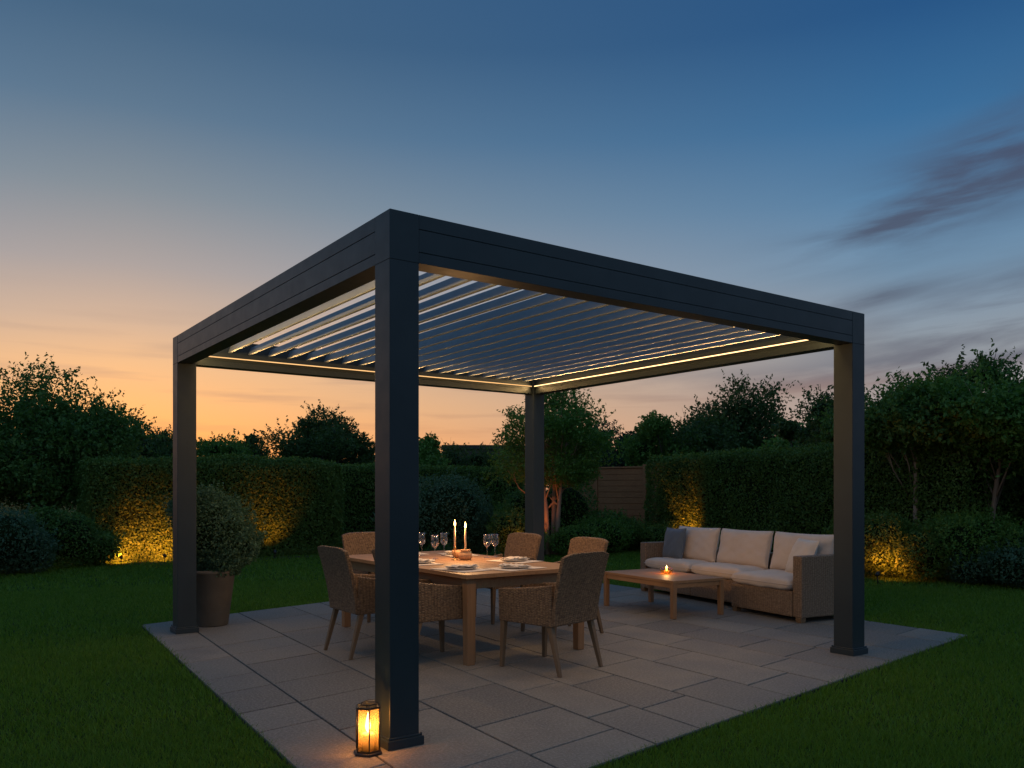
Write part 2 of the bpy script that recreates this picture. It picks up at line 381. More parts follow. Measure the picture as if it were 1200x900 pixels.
def hedge(name, label, A, B, th, h, nleaf, leaf=.055, material='hedge_leaf', cat='hedge', sprig=.10, lobes=.10, seed=1, round_=.35, zb=0.0):
    """clipped hedge from A to B (front face line), thickness th going back, with bulging faces and sprigs along the top"""
    A = np.array(A, float); B = np.array(B, float); L = np.linalg.norm(B-A); u = (B-A)/L; nb = np.array([-u[1], u[0]])   # u along, nb to the back
    if nb@(np.array(CAM[:2])-A) > 0: nb = -nb
    root = empty(name, (A[0], A[1], 0), label=label, cat=cat)
    def surf(n):
        areas = np.array([L*h*1.6, L*th, th*h, th*h, L*h*.35]); w = areas/areas.sum()
        f = rng.choice(5, n, p=w); a = rng.uniform(0, 1, n); c = rng.uniform(0, 1, n)
        P = np.zeros((n, 3)); Nn = np.zeros((n, 3))
        for k, (fu, fv, fz, nr) in enumerate((('a',0,'c',(0,-1,0)), ('a','c',1,(0,0,1)), (0,'a','c',(-1,0,0)), (1,'a','c',(1,0,0)), ('a',1,'c',(0,1,0)))):
            m_ = f == k; g = lambda q: a[m_] if q == 'a' else c[m_] if q == 'c' else np.full(m_.sum(), float(q))
            P[m_, 0] = g(fu)*L; P[m_, 1] = g(fv)*th; P[m_, 2] = zb+g(fz)*(h-zb); Nn[m_] = nr
        # round the corners
        cen = np.array([L/2, th/2, h/2]); half = np.array([L/2, th/2, h/2]); q = P-cen
        inner = half-round_*min(th, h)*.5; dlt = q-np.clip(q, -inner, inner); low = P[:, 2] < h*.5; dlt[low, 2] = 0
        ln = np.linalg.norm(dlt, axis=1)+1e-6; rr = round_*min(th, h)*.5; k = np.where(ln > rr, rr/ln, 1)
        P = cen+np.clip(q, -inner, inner)+dlt*k[:, None]+(q-np.clip(q, -inner, inner)-dlt)
        Nn = Nn*.5+dlt/ln[:, None]*.5
        off = fbm(P, 2.2, seed)*lobes*1.2+fbm(P, 7, seed+1)*lobes*.45+rng.normal(size=n)*.025-np.abs(rng.normal(size=n))*.05
        P = P+Nn*off[:, None]
        return P, Nn
    P, Nn = surf(nleaf)
    # sprigs standing up out of the top
    ns = int(L*34); sx = rng.uniform(.05, L-.05, ns); sy = rng.uniform(0, th, ns)
    hh = sprig*rng.uniform(.2, 1.2, ns)**1.6; k = 9
    SP = np.repeat(np.stack([sx, sy, np.full(ns, h-.04)], 1), k, 0); q = np.tile(np.linspace(0, 1, k), ns)
    SP[:, 2] += q*np.repeat(hh, k); SP[:, :2] += rng.normal(size=(ns*k, 2))*.018*(1.3-q[:, None])+np.repeat(rng.normal(size=(ns, 2))*.05, k, 0)*q[:, None]
    SP += np.array([0, 0, 1])*(fbm(SP*[1,1,0], 2.2, seed)*lobes)[:, None]
    P = np.concatenate([P, SP]); Nn = np.concatenate([Nn, np.tile([0, 0, .6], (len(SP), 1))])
    V = leaf_arrays(P, Nn, leaf, .75)
    # dark twiggy inside
    g = SV.copy(); s_ = np.sign(g)*np.abs(g)**.35; s_ /= np.abs(s_).max(); core = np.array([L/2, th/2, h/2])+s_*(np.array([L/2, th/2, h/2])-[.1,.1,.09])
    core[:, 2] = np.maximum(core[:, 2], 0.0)
    T = lambda X: np.stack([X[:, 0]*u[0]+X[:, 1]*nb[0], X[:, 0]*u[1]+X[:, 1]*nb[1], X[:, 2]], 1)
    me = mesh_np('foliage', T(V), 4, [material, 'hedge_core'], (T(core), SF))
    link_mesh('foliage', me, root); return root

def blob_leaves(cen, rad, n, seed, lump=.18, up=False, density_gap=0.0, shell=.32):
    d = rng.normal(size=(n, 3)); d /= np.linalg.norm(d, axis=1)[:, None]
    if up: d[:, 2] = np.abs(d[:, 2])*1.0-(rng.random(n) < .25)*np.abs(d[:, 2])*1.2; d /= np.linalg.norm(d, axis=1)[:, None]
    r = 1+fbm(d*2+np.array(cen), 1.6, seed)*lump*1.6+fbm(d*2+np.array(cen), 5, seed+3)*lump*.6
    r = r*(1-np.abs(rng.normal(size=n))*shell*.5)
    P = np.array(cen)+d*np.array(rad)*r[:, None]
    if density_gap > 0:
        k = fbm(P, 4.5, seed+9) > -1+density_gap*1.0; k |= rng.random(n) > .93
        P = P[k]; d = d[k]
    return P, d
def sprigs(P0, D0, length, k=8, spread=.02):
    n = len(P0); q = np.tile(np.linspace(0, 1, k), n); Ls = np.repeat(length*rng.uniform(.4, 1.3, n), k)
    P = np.repeat(P0, k, 0)+np.repeat(D0, k, 0)*(q*Ls)[:, None]+rng.normal(size=(n*k, 3))*spread*(1.25-q[:, None])
    return P, np.repeat(D0, k, 0)*.5
def bush(name, label, loc, rad, n=9000, leaf=.05, material='blue_leaf', cat='shrub', spr=.16, seed=1, group=None, lobes=None):
    root = empty(name, loc, label=label, cat=cat, group=group)
    lobes = lobes or [((0, 0, rad[2]*.95), rad)]
    PP = []; DD = []; ev = []; ef = []; k = 0
    for i, (c, r) in enumerate(lobes):
        m_ = int(n/len(lobes)); P, D = blob_leaves(c, r, m_, seed+i*7)
        d = rng.normal(size=(int(m_*.02), 3)); d[:, 2] = np.abs(d[:, 2])*.8; d /= np.linalg.norm(d, axis=1)[:, None]
        rr = 1+fbm(d*2+np.array(c), 1.6, seed+i*7)*.18*1.6
        dd = d*np.array([.6,.6,1])+[0,0,.35]; dd /= np.linalg.norm(dd, axis=1)[:, None]
        Q, E_ = sprigs(np.array(c)+d*np.array(r)*rr[:, None]*.93, dd, spr)
        PP += [P, Q]; DD += [D, E_]
        ev.append(np.array(c)+SV*np.array(r)*.72); ef.append(SF+k); k += len(SV)
    P = np.concatenate(PP); D = np.concatenate(DD); keep = P[:, 2] > .01; P = P[keep]; D = D[keep]
    E_ = np.concatenate(ev); E_[:, 2] = np.maximum(E_[:, 2], 0)
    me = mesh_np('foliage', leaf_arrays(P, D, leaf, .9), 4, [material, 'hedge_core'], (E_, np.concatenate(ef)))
    link_mesh('foliage', me, root)
    return root

def tree(name, label, loc, h, cw, crown0, nl=22, n=16000, leaf=.075, material='tree_leaf', bark='bark', cat='tree', seed=1, stems=1, lean=0, group=None,
         shape='round', twig=.35, gap=.55, core=0.0, trunk_r=None, depth=None):
    """trunk(s) + limbs reaching to leaf clumps; crown0 = height where the crown starts, cw = crown half width"""
    rr = random.Random(seed); root = empty(name, loc, label=label, cat=cat, group=group)
    ch = h-crown0; depth = depth or cw; lobes = []
    for i in range(nl):
        for _ in range(60):
            a, b_, c = rr.uniform(-1, 1), rr.uniform(-1, 1), rr.uniform(0, 1)
            prof = {'round': math.sin(math.pi*min(1, .12+.88*c)**.8)**.6 if c < 1 else 0, 'cone': .95*(1-c)**.7+.05, 'wide': (1-(2*c-1)**2)**.35, 'vase': .35+.75*c-.6*max(0, c-.75)*2}[shape]
            if a*a+b_*b_ < prof*prof*.92: break
        s_ = (.40 if shape != 'cone' else .46)*rr.uniform(.7, 1.25)*min(cw, ch*.75)
        z = crown0+s_*.6+c*(ch-1.2*s_); lobes.append(((a*cw, b_*depth, z), (s_*1.15, s_*1.15, s_*.8)))
    PP = []; DD = []; ev = []; ef = []; kk = 0
    for i, (c, r) in enumerate(lobes):
        m_ = int(n/nl); P, D = blob_leaves(c, r, m_, seed*13+i, .30, False, gap, .8)
        d = rng.normal(size=(max(3, int(m_*.018)), 3)); d[:, 2] = d[:, 2]*.7+.45; d /= np.linalg.norm(d, axis=1)[:, None]
        out = np.array([c[0]/cw, c[1]/depth, (c[2]-crown0)/ch*1.2-.2]); d = d+out*.6; d /= np.linalg.norm(d, axis=1)[:, None]
        Q, E_ = sprigs(np.array(c)+d*np.array(r)*.8, d, twig*r[0]*1.5, 13, leaf*.40); PP += [P, Q]; DD += [D, E_]
        if core: ev.append(np.array(c)+SV*np.array(r)*core); ef.append(SF+kk); kk += len(SV)
    P = np.concatenate(PP); D = np.concatenate(DD); keep = P[:, 2] > .05
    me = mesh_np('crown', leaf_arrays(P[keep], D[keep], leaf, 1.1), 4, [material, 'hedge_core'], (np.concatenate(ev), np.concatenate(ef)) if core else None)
    link_mesh('crown', me, root)
    tr = trunk_r or h*.022
    mb = MB(); tops = []
    for s_ in range(stems):
        a = 2*math.pi*s_/max(1, stems)+rr.uniform(0, 1); off = .10 if stems > 1 else 0
        p0 = Vector((off*math.cos(a), off*math.sin(a), 0)); sp = cw*(.45 if stems < 4 else .28) if stems > 1 else 0
        p3 = Vector((sp*math.cos(a)+lean, sp*math.sin(a), crown0+ch*.45)); m1 = p0.lerp(p3, .35)+Vector((rr.uniform(-.05,.05), rr.uniform(-.05,.05), .12))
        pts = [p0, m1, p0.lerp(p3, .7)+Vector((rr.uniform(-.06,.06), rr.uniform(-.06,.06), 0)), p3]
        mb.tube(pts, [tr*1.35, tr, tr*.8, tr*.5], 9); tops.append(pts)
    for i, (c, r) in enumerate(lobes):
        st = rr.choice(tops); k = rr.uniform(.35, 1); seg = 1 if k < .7 else 2; f = (k-.35)/.35 if seg == 1 else (k-.7)/.3
        a = st[seg].lerp(st[seg+1], min(1, f)); e_ = Vector(c)
        if a.z > e_.z: a = st[1].copy()
        mid = a.lerp(e_, .55)+Vector((rr.uniform(-.1,.1), rr.uniform(-.1,.1), -.06*cw))
        mb.tube([a, mid, e_], [tr*.42, tr*.26, tr*.1], 6)
        for _ in range(4):
            dd = Vector((rr.uniform(-1,1), rr.uniform(-1,1), rr.uniform(-.2,1))).normalized()*r[0]*1.1
            mb.tube([mid.lerp(e_, rr.random()), e_+dd*.6, e_+dd], [tr*.13, tr*.08, tr*.03], 4, cap=False)
    mb.build('trunk', bark, root)
    return root

# ------------------------------------------------------------------ ground
g = MB(); n_ = 60
xs = np.linspace(-1, 1, n_+1); xs = np.sign(xs)*np.abs(xs)**3*420
vs = []; 
for yy in xs:
    for xx in xs:
        r_ = math.hypot(xx-3, yy-3); z_ = 0 if r_ < 45 else min(3.0, (r_-45)*.004*(1.0+math.sin(xx*.01)*.5)); vs.append((xx, yy, z_-.03))
g.add(vs, [(j*(n_+1)+i, j*(n_+1)+i+1, (j+1)*(n_+1)+i+1, (j+1)*(n_+1)+i) for j in range(n_) for i in range(n_)], 0, True)
tag(g.build('ground', 'turf'), kind='structure')

# patio: irregular stone slabs laid in courses on a dark bed
PQ = [(-.61,-1.06), (6.39,-.07), (6.63,7.13), (-.17,5.43)]      # corners
def pm(u, v):
    a, b_, c, d_ = PQ
    return ((1-u)*(1-v)*a[0]+u*(1-v)*b_[0]+u*v*c[0]+(1-u)*v*d_[0], (1-u)*(1-v)*a[1]+u*(1-v)*b_[1]+u*v*c[1]+(1-u)*v*d_[1])
def build_patio():
    r = random.Random(5); slabs = []
    us = [0.0]
    while us[-1] < 6.75: us.append(us[-1]+r.choice([.52,.62,.74,.62,.45]))
    us = [q/us[-1] for q in us]
    for i in range(len(us)-1):
        vlist = [0.0]; first = r.uniform(.3, .9); vlist.append(first)
        while vlist[-1] < 6.4: vlist.append(vlist[-1]+r.choice([.62,.78,.92,1.05,.5]))
        vlist = [q/vlist[-1] for q in vlist]
        j = 0
        while j < len(vlist)-1:
            slabs.append((us[i], us[i+1], vlist[j], vlist[j+1])); j += 1
    mb = MB(); tones = []
    for (u0, u1, v0, v1) in slabs:
        g_ = .0058/6.5*1.25; P4 = [pm(u0+g_, v0+g_), pm(u1-g_, v0+g_), pm(u1-g_, v1-g_), pm(u0+g_, v1-g_)]
        cx = sum(p[0] for p in P4)/4; cy = sum(p[1] for p in P4)/4; e = .006; zz = r.uniform(-.0012, .0012)
        top = [(p[0]+(cx-p[0])*e*1.2, p[1]+(cy-p[1])*e*1.2, zz) for p in P4]; mid = [(p[0], p[1], zz-.004) for p in P4]; bot = [(p[0], p[1], -.022) for p in P4]
        k = len(mb.v); mb.add(bot+mid+top, [(0,1,5,4),(1,2,6,5),(2,3,7,6),(3,0,4,7),(4,5,9,8),(5,6,10,9),(6,7,11,10),(7,4,8,11),(8,9,10,11)])
        tones += [r.random()]*9
    o = mb.build('patio', 'paving'); at_ = o.data.attributes.new('tone', 'FLOAT', 'FACE'); at_.data.foreach_set('value', tones)
    tag(o, kind='structure')
    b_ = MB(); b_.add([(p[0], p[1], -.009) for p in PQ]+[(p[0], p[1], -.05) for p in PQ], [(0,1,2,3),(0,4,5,1),(1,5,6,2),(2,6,7,3),(3,7,4,0)])
    tag(b_.build('patio_bed', 'grout'), kind='structure')
build_patio()

def inside_patio(P, m=0.0):
    k = np.ones(len(P), bool)
    for i in range(4):
        a = np.array(PQ[i]); b_ = np.array(PQ[(i+1) % 4]); e = b_-a; nn = np.array([-e[1], e[0]])/np.linalg.norm(e)
        k &= ((P[:, :2]-a)@nn) > m
    return k
def build_grass():
    V = []
    cx, cy = CAM[:2]
    for (r0, r1, dens, hgt, wid) in ((2.2, 5.5, 8500, .036, .0034), (5.5, 9, 4200, .038, .005), (9, 14, 2000, .042, .008), (14, 24, 600, .048, .014)):
        a0, a1 = R(YAW-48), R(YAW+48); area = (a1-a0)/2*(r1*r1-r0*r0); n = int(area*dens)
        a = rng.uniform(a0, a1, n); r_ = np.sqrt(rng.uniform(r0*r0, r1*r1, n))
        P = np.stack([cx+r_*np.sin(a), cy+r_*np.cos(a), np.zeros(n)], 1)
        P = P[~inside_patio(P, .022) & ~(inside_patio(P, .0) & (rng.random(len(P)) > .55))]; n = len(P); edge = inside_patio(P, -.07)
        if not n: continue
        mow = .80+.38*fbm(P, .9, 3)+.12*fbm(P, 4, 6)+.25*rng.random(n)
        hh = hgt*mow*np.where(edge, rng.uniform(1, 1.6, n), 1); th = rng.uniform(0, 6.283, n); ln = rng.normal(size=(n, 2))*.45
        w = wid*rng.uniform(.6, 1.2, n)
        v = np.empty((n, 3, 3)); d_ = np.stack([np.cos(th), np.sin(th)], 1)
        v[:, 0, :2] = P[:, :2]-d_*w[:, None]; v[:, 1, :2] = P[:, :2]+d_*w[:, None]; v[:, 0, 2] = v[:, 1, 2] = -.03
        v[:, 2, :2] = P[:, :2]+ln*hh[:, None]; v[:, 2, 2] = hh-.03
        V.append(v.reshape(-1, 3))
    me = mesh_np('lawn', np.concatenate(V), 3, ['grass_blade'])
    tag(link_mesh('lawn', me), kind='stuff', label='short mown green grass lawn around the stone patio', cat='grass')
build_grass()

# planting beds (dark soil) under the hedges
bb = MB()
bb.add([(x, y, -.022) for x, y in ((-4,14.0),(.2,14.0),(2.2,13.1),(5.2,13.4),(7.2,11.2),(9.0,10.3),(12.9,11.0),(12.4,8.6),(11.2,5.5),(11.4,1.5),(14,-3),(22,-3),(22,28),(-4,28))], [tuple(range(14))])
tag(bb.build('planting_bed', 'soil'), kind='structure')

# ------------------------------------------------------------------ pergola
LX, LY, PW, H, BH, BT = 4.67, 4.78, .185, 3.0, .275, .15
pg = empty('pergola', (LX/2, LY/2, 0), label='dark grey louvred pergola with four square posts over the patio', cat='pergola')
pgm = Matrix.Translation((-LX/2, -LY/2, 0))
def PB(): 
    return MB()
def pbuild(mb, name, m, bevel=.003, parent=pg):
    mb.v = [(x-LX/2, y-LY/2, z) for x, y, z in mb.v]; return mb.build(name, m, parent, bevel)
for (x0, y0) in ((0,0), (LX-PW,0), (LX-PW,LY-PW), (0,LY-PW)):
    po = pbuild(PB().box(x0, x0+PW, y0, y0+PW, 0.0, H), 'post', 'anthracite', .004)
    b_ = PB().box(x0-.022, x0+PW+.022, y0-.022, y0+PW+.022, 0.0, .05); b_.box(x0-.012, x0+PW+.012, y0-.012, y0+PW+.012, .05, .062)
    for c_ in ((-.008,-.008), (PW+.008,-.008), (PW+.008,PW+.008), (-.008,PW+.008)):
        b_.lathe([(.007,.05),(.007,.068)], 6, (x0+c_[0], y0+c_[1]))
    o = pbuild(b_, 'base_plate', 'anthracite', .004, po)
    # small joint line round the post at beam level
    for dz in (H-BH-.001,):
        j = PB()
        j.box(x0-.0006, x0+PW+.0006, y0-.0006, y0+PW+.0006, dz-.002, dz+.002); pbuild(j, 'joint_line', 'groove', 0, po)
for k, (ax, pos, inn) in enumerate((('x', 0, 1), ('x', LY, -1), ('y', 0, 1), ('y', LX, -1))):
    a0, a1 = PW+.001, (LX if ax == 'x' else LY)-PW-.001
    f = .002   # outer face slightly behind the post faces
    zs = [H-BH-.0, H-.215, H-.211, H-.085, H-.081, H-.0004]
    mb = PB(); gr = PB()
    def bx(b_, p0, p1, z0, z1):
        q0, q1 = sorted((pos+inn*p0, pos+inn*p1))
        if ax == 'x': b_.box(a0, a1, q0, q1, z0, z1)
        else: b_.box(q0, q1, a0, a1, z0, z1)
    bx(mb, f, BT, zs[0], zs[1]); bx(mb, f+.006, BT-.003, zs[1], zs[2]); bx(mb, f, BT, zs[2], zs[3]); bx(mb, f+.006, BT-.003, zs[3], zs[4]); bx(mb, f, BT, zs[4], zs[5])
    be = pbuild(mb, 'beam', 'anthracite', .0012)
    gg = PB(); bx(gg, BT+.001, BT+.035, H-.19, H-.176); bx(gg, BT+.001, BT+.006, H-.176, H-.03)      # inner gutter ledge carrying the louvres
    pbuild(gg, 'gutter', 'anthracite', .001, be)
    ll = PB()
    m0, m1 = BT+.0355, BT+.041
    q0, q1 = sorted((pos+inn*m0, pos+inn*m1)); e0, e1 = PW+.03, (LX if ax == 'x' else LY)-PW-.03
    if ax == 'x': ll.box(e0, e1, q0, q1, H-.189, H-.179)
    else: ll.box(q0, q1, e0, e1, H-.189, H-.179)
    led = pbuild(ll, 'led_strip', 'led_dim' if k == 1 else 'led', 0, be)
    al = bpy.data.lights.new('led_light', 'AREA'); al.shape = 'RECTANGLE'; al.size = e1-e0; al.size_y = .012; al.energy = 12 if k == 1 else 24; al.color = (1, .58, .22)
    ao = bpy.data.objects.new('led_light', al); C.objects.link(ao); ao.parent = led
    cxp = ((e0+e1)/2, (q0+q1)/2) if ax == 'x' else ((q0+q1)/2, (e0+e1)/2)
    ao.location = Vector((cxp[0]-LX/2, cxp[1]-LY/2, H-.184)); dv = Vector((0, inn, -.55) if ax == 'x' else (inn, 0, -.55)); ao.location += dv*.012
    ao.rotation_euler = (R(58)*inn, 0, 0) if ax == 'x' else (0, -R(72)*inn, R(0)); 
    if ax == 'y': al.size, al.size_y = al.size_y, al.size
# louvres run along Y, stacked along X
n_l = 20; x_a = BT+.06; x_b = LX-BT-.09; pitch = (x_b-x_a)/n_l
prof = [(0,-.040),(.004,-.045),(.026,-.045),(.030,-.041),(.028,-.036),(.016,-.032),(.036,.030),(.042,.035),(.038,.038),(.030,.032),(.005,-.030)]
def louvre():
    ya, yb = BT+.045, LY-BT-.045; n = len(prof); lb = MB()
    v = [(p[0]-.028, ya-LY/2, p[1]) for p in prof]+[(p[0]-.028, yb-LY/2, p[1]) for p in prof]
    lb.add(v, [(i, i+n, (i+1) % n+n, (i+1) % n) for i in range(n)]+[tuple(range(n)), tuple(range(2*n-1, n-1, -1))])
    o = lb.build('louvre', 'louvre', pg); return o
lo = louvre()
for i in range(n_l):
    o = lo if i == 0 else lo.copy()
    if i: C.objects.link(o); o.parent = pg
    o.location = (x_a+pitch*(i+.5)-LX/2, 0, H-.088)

# ------------------------------------------------------------------ dining table
TX0, TX1, TY0, TY1, TH = 1.50, 2.82, 1.56, 4.10, .75
tc_ = ((TX0+TX1)/2, (TY0+TY1)/2)
tb = empty('dining_table', (tc_[0], tc_[1], 0), label='long wooden dining table set for a candlelit meal', cat='table')
w, l = (TX1-TX0)/2, (TY1-TY0)/2
mb = MB(); nb_ = 9
mb.box(-w, w, -l, -l+.09, TH-.035, TH); mb.box(-w, w, l-.09, l, TH-.035, TH)
pw_ = (2*w)/nb_
for i in range(nb_): mb.box(-w+i*pw_+.0015, -w+(i+1)*pw_-.0015, -l+.0925, l-.0925, TH-.034, TH-.0006)
mb.build('tabletop', 'teak_y', tb, .002)
mb = MB(); i_ = .06
mb.box(-w+i_, w-i_, -l+i_, -l+i_+.025, TH-.125, TH-.036); mb.box(-w+i_, w-i_, l-i_-.025, l-i_, TH-.125, TH-.036)
mb.box(-w+i_, -w+i_+.025, -l+i_+.026, l-i_-.026, TH-.125, TH-.036); mb.box(w-i_-.025, w-i_, -l+i_+.026, l-i_-.026, TH-.125, TH-.036)
mb.build('apron', 'teak_y', tb, .002)
for sx in (-1, 1):
    for sy in (-1, 1):
        mb = MB(); x, y = sx*(w-.07), sy*(l-.07); mb.leg((x, y, 0), (x, y, TH-.036), .036, .042); mb.build('leg', 'teak_z', tb, .004)

# ------------------------------------------------------------------ wicker dining armchairs (face +Y, origin on the floor)
def grid_panel(fn, nu, nv, th, closed_top=True):
    """fn(u,v)->(point, normal); solid curved panel of thickness th"""
    vs = []; fs = []
    for side in (0, 1):
        for j in range(nv+1):
            for i in range(nu+1):
                p, nn = fn(i/nu, j/nv); vs.append(tuple(Vector(p)-Vector(nn)*th*side))
    W_ = nu+1; K = W_*(nv+1)
    for j in range(nv):
        for i in range(nu):
            a = j*W_+i; fs.append((a, a+1, a+W_+1, a+W_)); fs.append((K+a, K+a+W_, K+a+W_+1, K+a+1))
    for j in range(nv):
        a = j*W_; fs.append((a, a+W_, K+a+W_, K+a)); a = j*W_+nu; fs.append((a, K+a, K+a+W_, a+W_))
    for i in range(nu):
        fs.append((i, K+i, K+i+1, i+1)); a = nv*W_+i; fs.append((a, a+1, K+a+1, K+a))
    return vs, fs
def make_chair(h=.95):
    root = empty('dining_armchair', (0,0,0))
    zb = .375; hw = .29; yb = -.25; yf = .29
    def back(u, v):
        x = (u*2-1)*(hw-.012+.015*v); z = zb+v*(h-zb); edge = abs(u*2-1)
        z -= (edge**5)*.030*v; y = yb-.115*v**1.5-.02*(1-edge**2)*v
        return (x, y, z), (0, -1, .12)
    vs, fs = grid_panel(back, 14, 14, -.042); MB().add(vs, fs, 0, False).build('backrest', 'wicker', root, .010)
    for s_ in (-1, 1):
        def arm(u, v):
            y = yb-.018+u*(yf-yb+.018); top = .685-.045*u+.02*(1-u)**3; z = zb+v*(top-zb); x = s_*(hw-.004+.012*v)
            return (x, y, z), (s_, 0, 0)
        vs, fs = grid_panel(arm, 10, 6, .045); 
        if s_ < 0: fs = [f[::-1] for f in fs]
        MB().add(vs, fs, 0, False).build('armrest', 'wicker', root, .010)
    MB().box(-hw+.043, hw-.043, yb-.01, yf-.01, zb+.002, .455).build('seat', 'wicker', root, .010)
    for sx in (-1, 1):
        MB().leg((sx*(hw-.02), yf-.02, 0), (sx*(hw-.03), yf-.035, zb+.01), .015, .023).build('leg', 'chair_leg', root, .003)
        MB().leg((sx*(hw-.025), yb-.085, 0), (sx*(hw-.035), yb+.02, zb+.01), .014, .023).build('leg', 'chair_leg', root, .003)
    return root
ch0 = make_chair()
G = 'wicker armchairs around the dining table'
spots = [  # x, y, facing (deg, 0 = +Y, -90 = +X)
 (1.20, 2.66, -90, 'leftmost wicker armchair, its full woven back showing left of the front post'),
 (1.40, 1.98, -92, 'wicker armchair tucked in and mostly hidden behind the thick front post'),
 (2.08, 1.22, 12, 'closest wicker armchair, seen from behind at the near right of the table'),
 (3.17, 2.42, 88, 'candlelit wicker armchair directly behind the closest armchair'),
 (3.17, 3.52, 92, 'candlelit wicker armchair just left of the rear pergola post'),
 (2.16, 4.42, 180, 'candlelit wicker armchair at the far end, just left of the front post')]
for i, (x, y, a, lab) in enumerate(spots):
    o = ch0 if i == 0 else copy_tree(ch0)
    o.location = (x, y, 0); o.rotation_euler.z = R(a); tag(o, lab, 'armchair', G)

# ------------------------------------------------------------------ tableware
def wine_glass(x, y, lab, sc=1.0):
    mb = MB(); z = 0
    out = [(.034,0),(.034,.002),(.006,.006),(.004,.02),(.0038,.085),(.008,.097),(.026,.115),(.037,.14),(.0385,.165),(.034,.198),(.0325,.215)]
    inn = [(.031,.215),(.0325,.198),(.037,.165),(.0355,.14),(.025,.118),(.006,.102),(.001,.100)]
    mb.lathe([(r*1.12, z*1.12) for r, z in out+inn], 28, cap1=True)
    o = mb.build('wine_glass', 'glass', loc=(x, y, TH+.0005)); return tag(o, lab, 'glass', 'wine glasses on the dining table')
def setting(x, y, ang, labs):
    # a linen place mat, a plate on it, a loosely folded napkin lying across
    def cloth(wx, wy, nx, ny, z0, amp, sd, fold=0):
        vs = []; fs = []; r = random.Random(sd); p = [r.uniform(0, 6) for _ in range(6)]
        for lay in range(fold+1):
            k = len(vs); ox, oy = r.uniform(-.012,.012)*lay, r.uniform(-.02,.02)*lay
            for j in range(ny+1):
                for i in range(nx+1):
                    u, v = i/nx-.5, j/ny-.5
                    vs.append((u*wx*(1-.06*lay)+ox+.006*math.sin(v*6+p[0]), v*wy*(1-.10*lay)+oy+.007*math.sin(u*8+p[1]),
                        z0+lay*.0055+amp*(.5+.5*math.sin(u*9+p[2]+v*5+lay))*(.5+.5*math.sin(v*7+p[3]))+amp*.35*math.sin(u*23+v*9+p[4])*lay/(fold+1e-6 if fold else 1)))
            for j in range(ny):
                for i in range(nx):
                    a = k+j*(nx+1)+i; fs.append((a, a+1, a+nx+2, a+nx+1))
        return MB().add(vs, fs, 0, True)
    sd_ = int(x*100+y*10)
    mt_ = cloth(.46, .33, 16, 12, .0015, .0012, sd_).build('place_mat', 'napkin', loc=(x, y, TH+.001), rz=ang+R(90))
    so_ = mt_.modifiers.new('thick', 'SOLIDIFY'); so_.thickness = .002; so_.offset = 1
    tag(mt_, labs[2], 'place mat', 'linen place mats on the dining table')
    rt = MB().lathe([(.07,0),(.118,.006),(.135,.013),(.133,.016),(.112,.010),(.07,.005),(.0,.005)], 40, cap1=False).build('plate', 'plate', loc=(x, y, TH+.0065))
    tag(rt, labs[0], 'plate', 'plates laid on the dining table')
    nk = cloth(.27, .16, 20, 12, .0, .010, sd_+5, 2).build('napkin', 'napkin', loc=(x, y, TH+.0235), rz=ang)
    so_ = nk.modifiers.new('thick', 'SOLIDIFY'); so_.thickness = .003
    tag(nk, labs[1], 'napkin', 'folded napkins on the dining table')
place = [
 (1.72, 1.98, R(8), 'on the left table side nearest the front post'),
 (1.72, 2.74, R(-10), 'on the left table side before the leftmost chair'),
 (2.16, 1.80, R(100), 'at the near table end before the closest armchair'),
 (2.60, 2.42, R(15), 'on the right table side near the closest armchair'),
 (2.60, 3.45, R(-14), 'on the far right table side near the rear post'),
 (2.16, 3.86, R(80), 'at the far table end behind the front post')]
for (x, y, a, w_) in place: setting(x, y, a, ('round pale plate '+w_, 'folded cream napkin '+w_, 'linen place mat '+w_))
wine_glass(2.24, 3.60, 'stemmed wine glass left of the candles, the one nearer the front post')
wine_glass(2.42, 3.44, 'stemmed wine glass just left of the round clay bowl')
wine_glass(2.62, 2.92, 'stemmed wine glass right of the candles, left one of the pair')
wine_glass(2.73, 2.94, 'stemmed wine glass right of the candles, right one of the pair by the chair back')
wine_glass(2.12, 3.12, 'stemmed wine glass half hidden behind the tall candle holder')
def flame(mb, z, s=1.0, c=(0,0)):
    mb.lathe([(.0005*s, z),(.0045*s, z+.006*s),(.0060*s, z+.014*s),(.0045*s, z+.026*s),(.0018*s, z+.037*s),(.0003, z+.044*s)], 12, c)
# tall holder and taper candle
th_ = MB().lathe([(.036,0),(.036,.004),(.008,.010),(.0045,.03),(.0045,.095),(.010,.105),(.0145,.115),(.0145,.13),(.011,.131)], 20).build('candle_holder', 'brass', loc=(2.22, 2.90, TH+.0005))
tag(th_, 'slim brass candle holder standing left of the round clay pot', 'candle holder')
def taper(x, y, z, h, lab):
    r = empty('taper_candle', (x, y, z), label=lab, cat='candle', group='lit taper candles on the dining table')
    MB().lathe([(.0105,0),(.0095,h*.6),(.0085,h-.006),(.006,h)], 16).build('wax', 'wax', r)
    MB().lathe([(.0009,h-.001),(.0007,h+.010)], 6).build('wick', 'black_metal', r)
    m_ = MB(); flame(m_, h+.004, 1.5); m_.build('flame', 'flame', r)
    plamp('flame_light', (0, 0, h+.075), 11.0, (1,.52,.20), .012, r)
taper(2.22, 2.90, TH+.1315, .20, 'taller lit taper candle in the slim brass holder, left one of the two')
pt = MB().lathe([(.045,0),(.060,.012),(.068,.035),(.064,.062),(.048,.078),(.045,.086),(.054,.096),(.053,.102),(.044,.100),(.036,.086),(.0,.084)], 32, cap1=False).build('clay_pot', 'ceramic', loc=(2.305, 2.84, TH+.0005))
tag(pt, 'round brown clay pot with flared rim holding the shorter candle', 'pot')
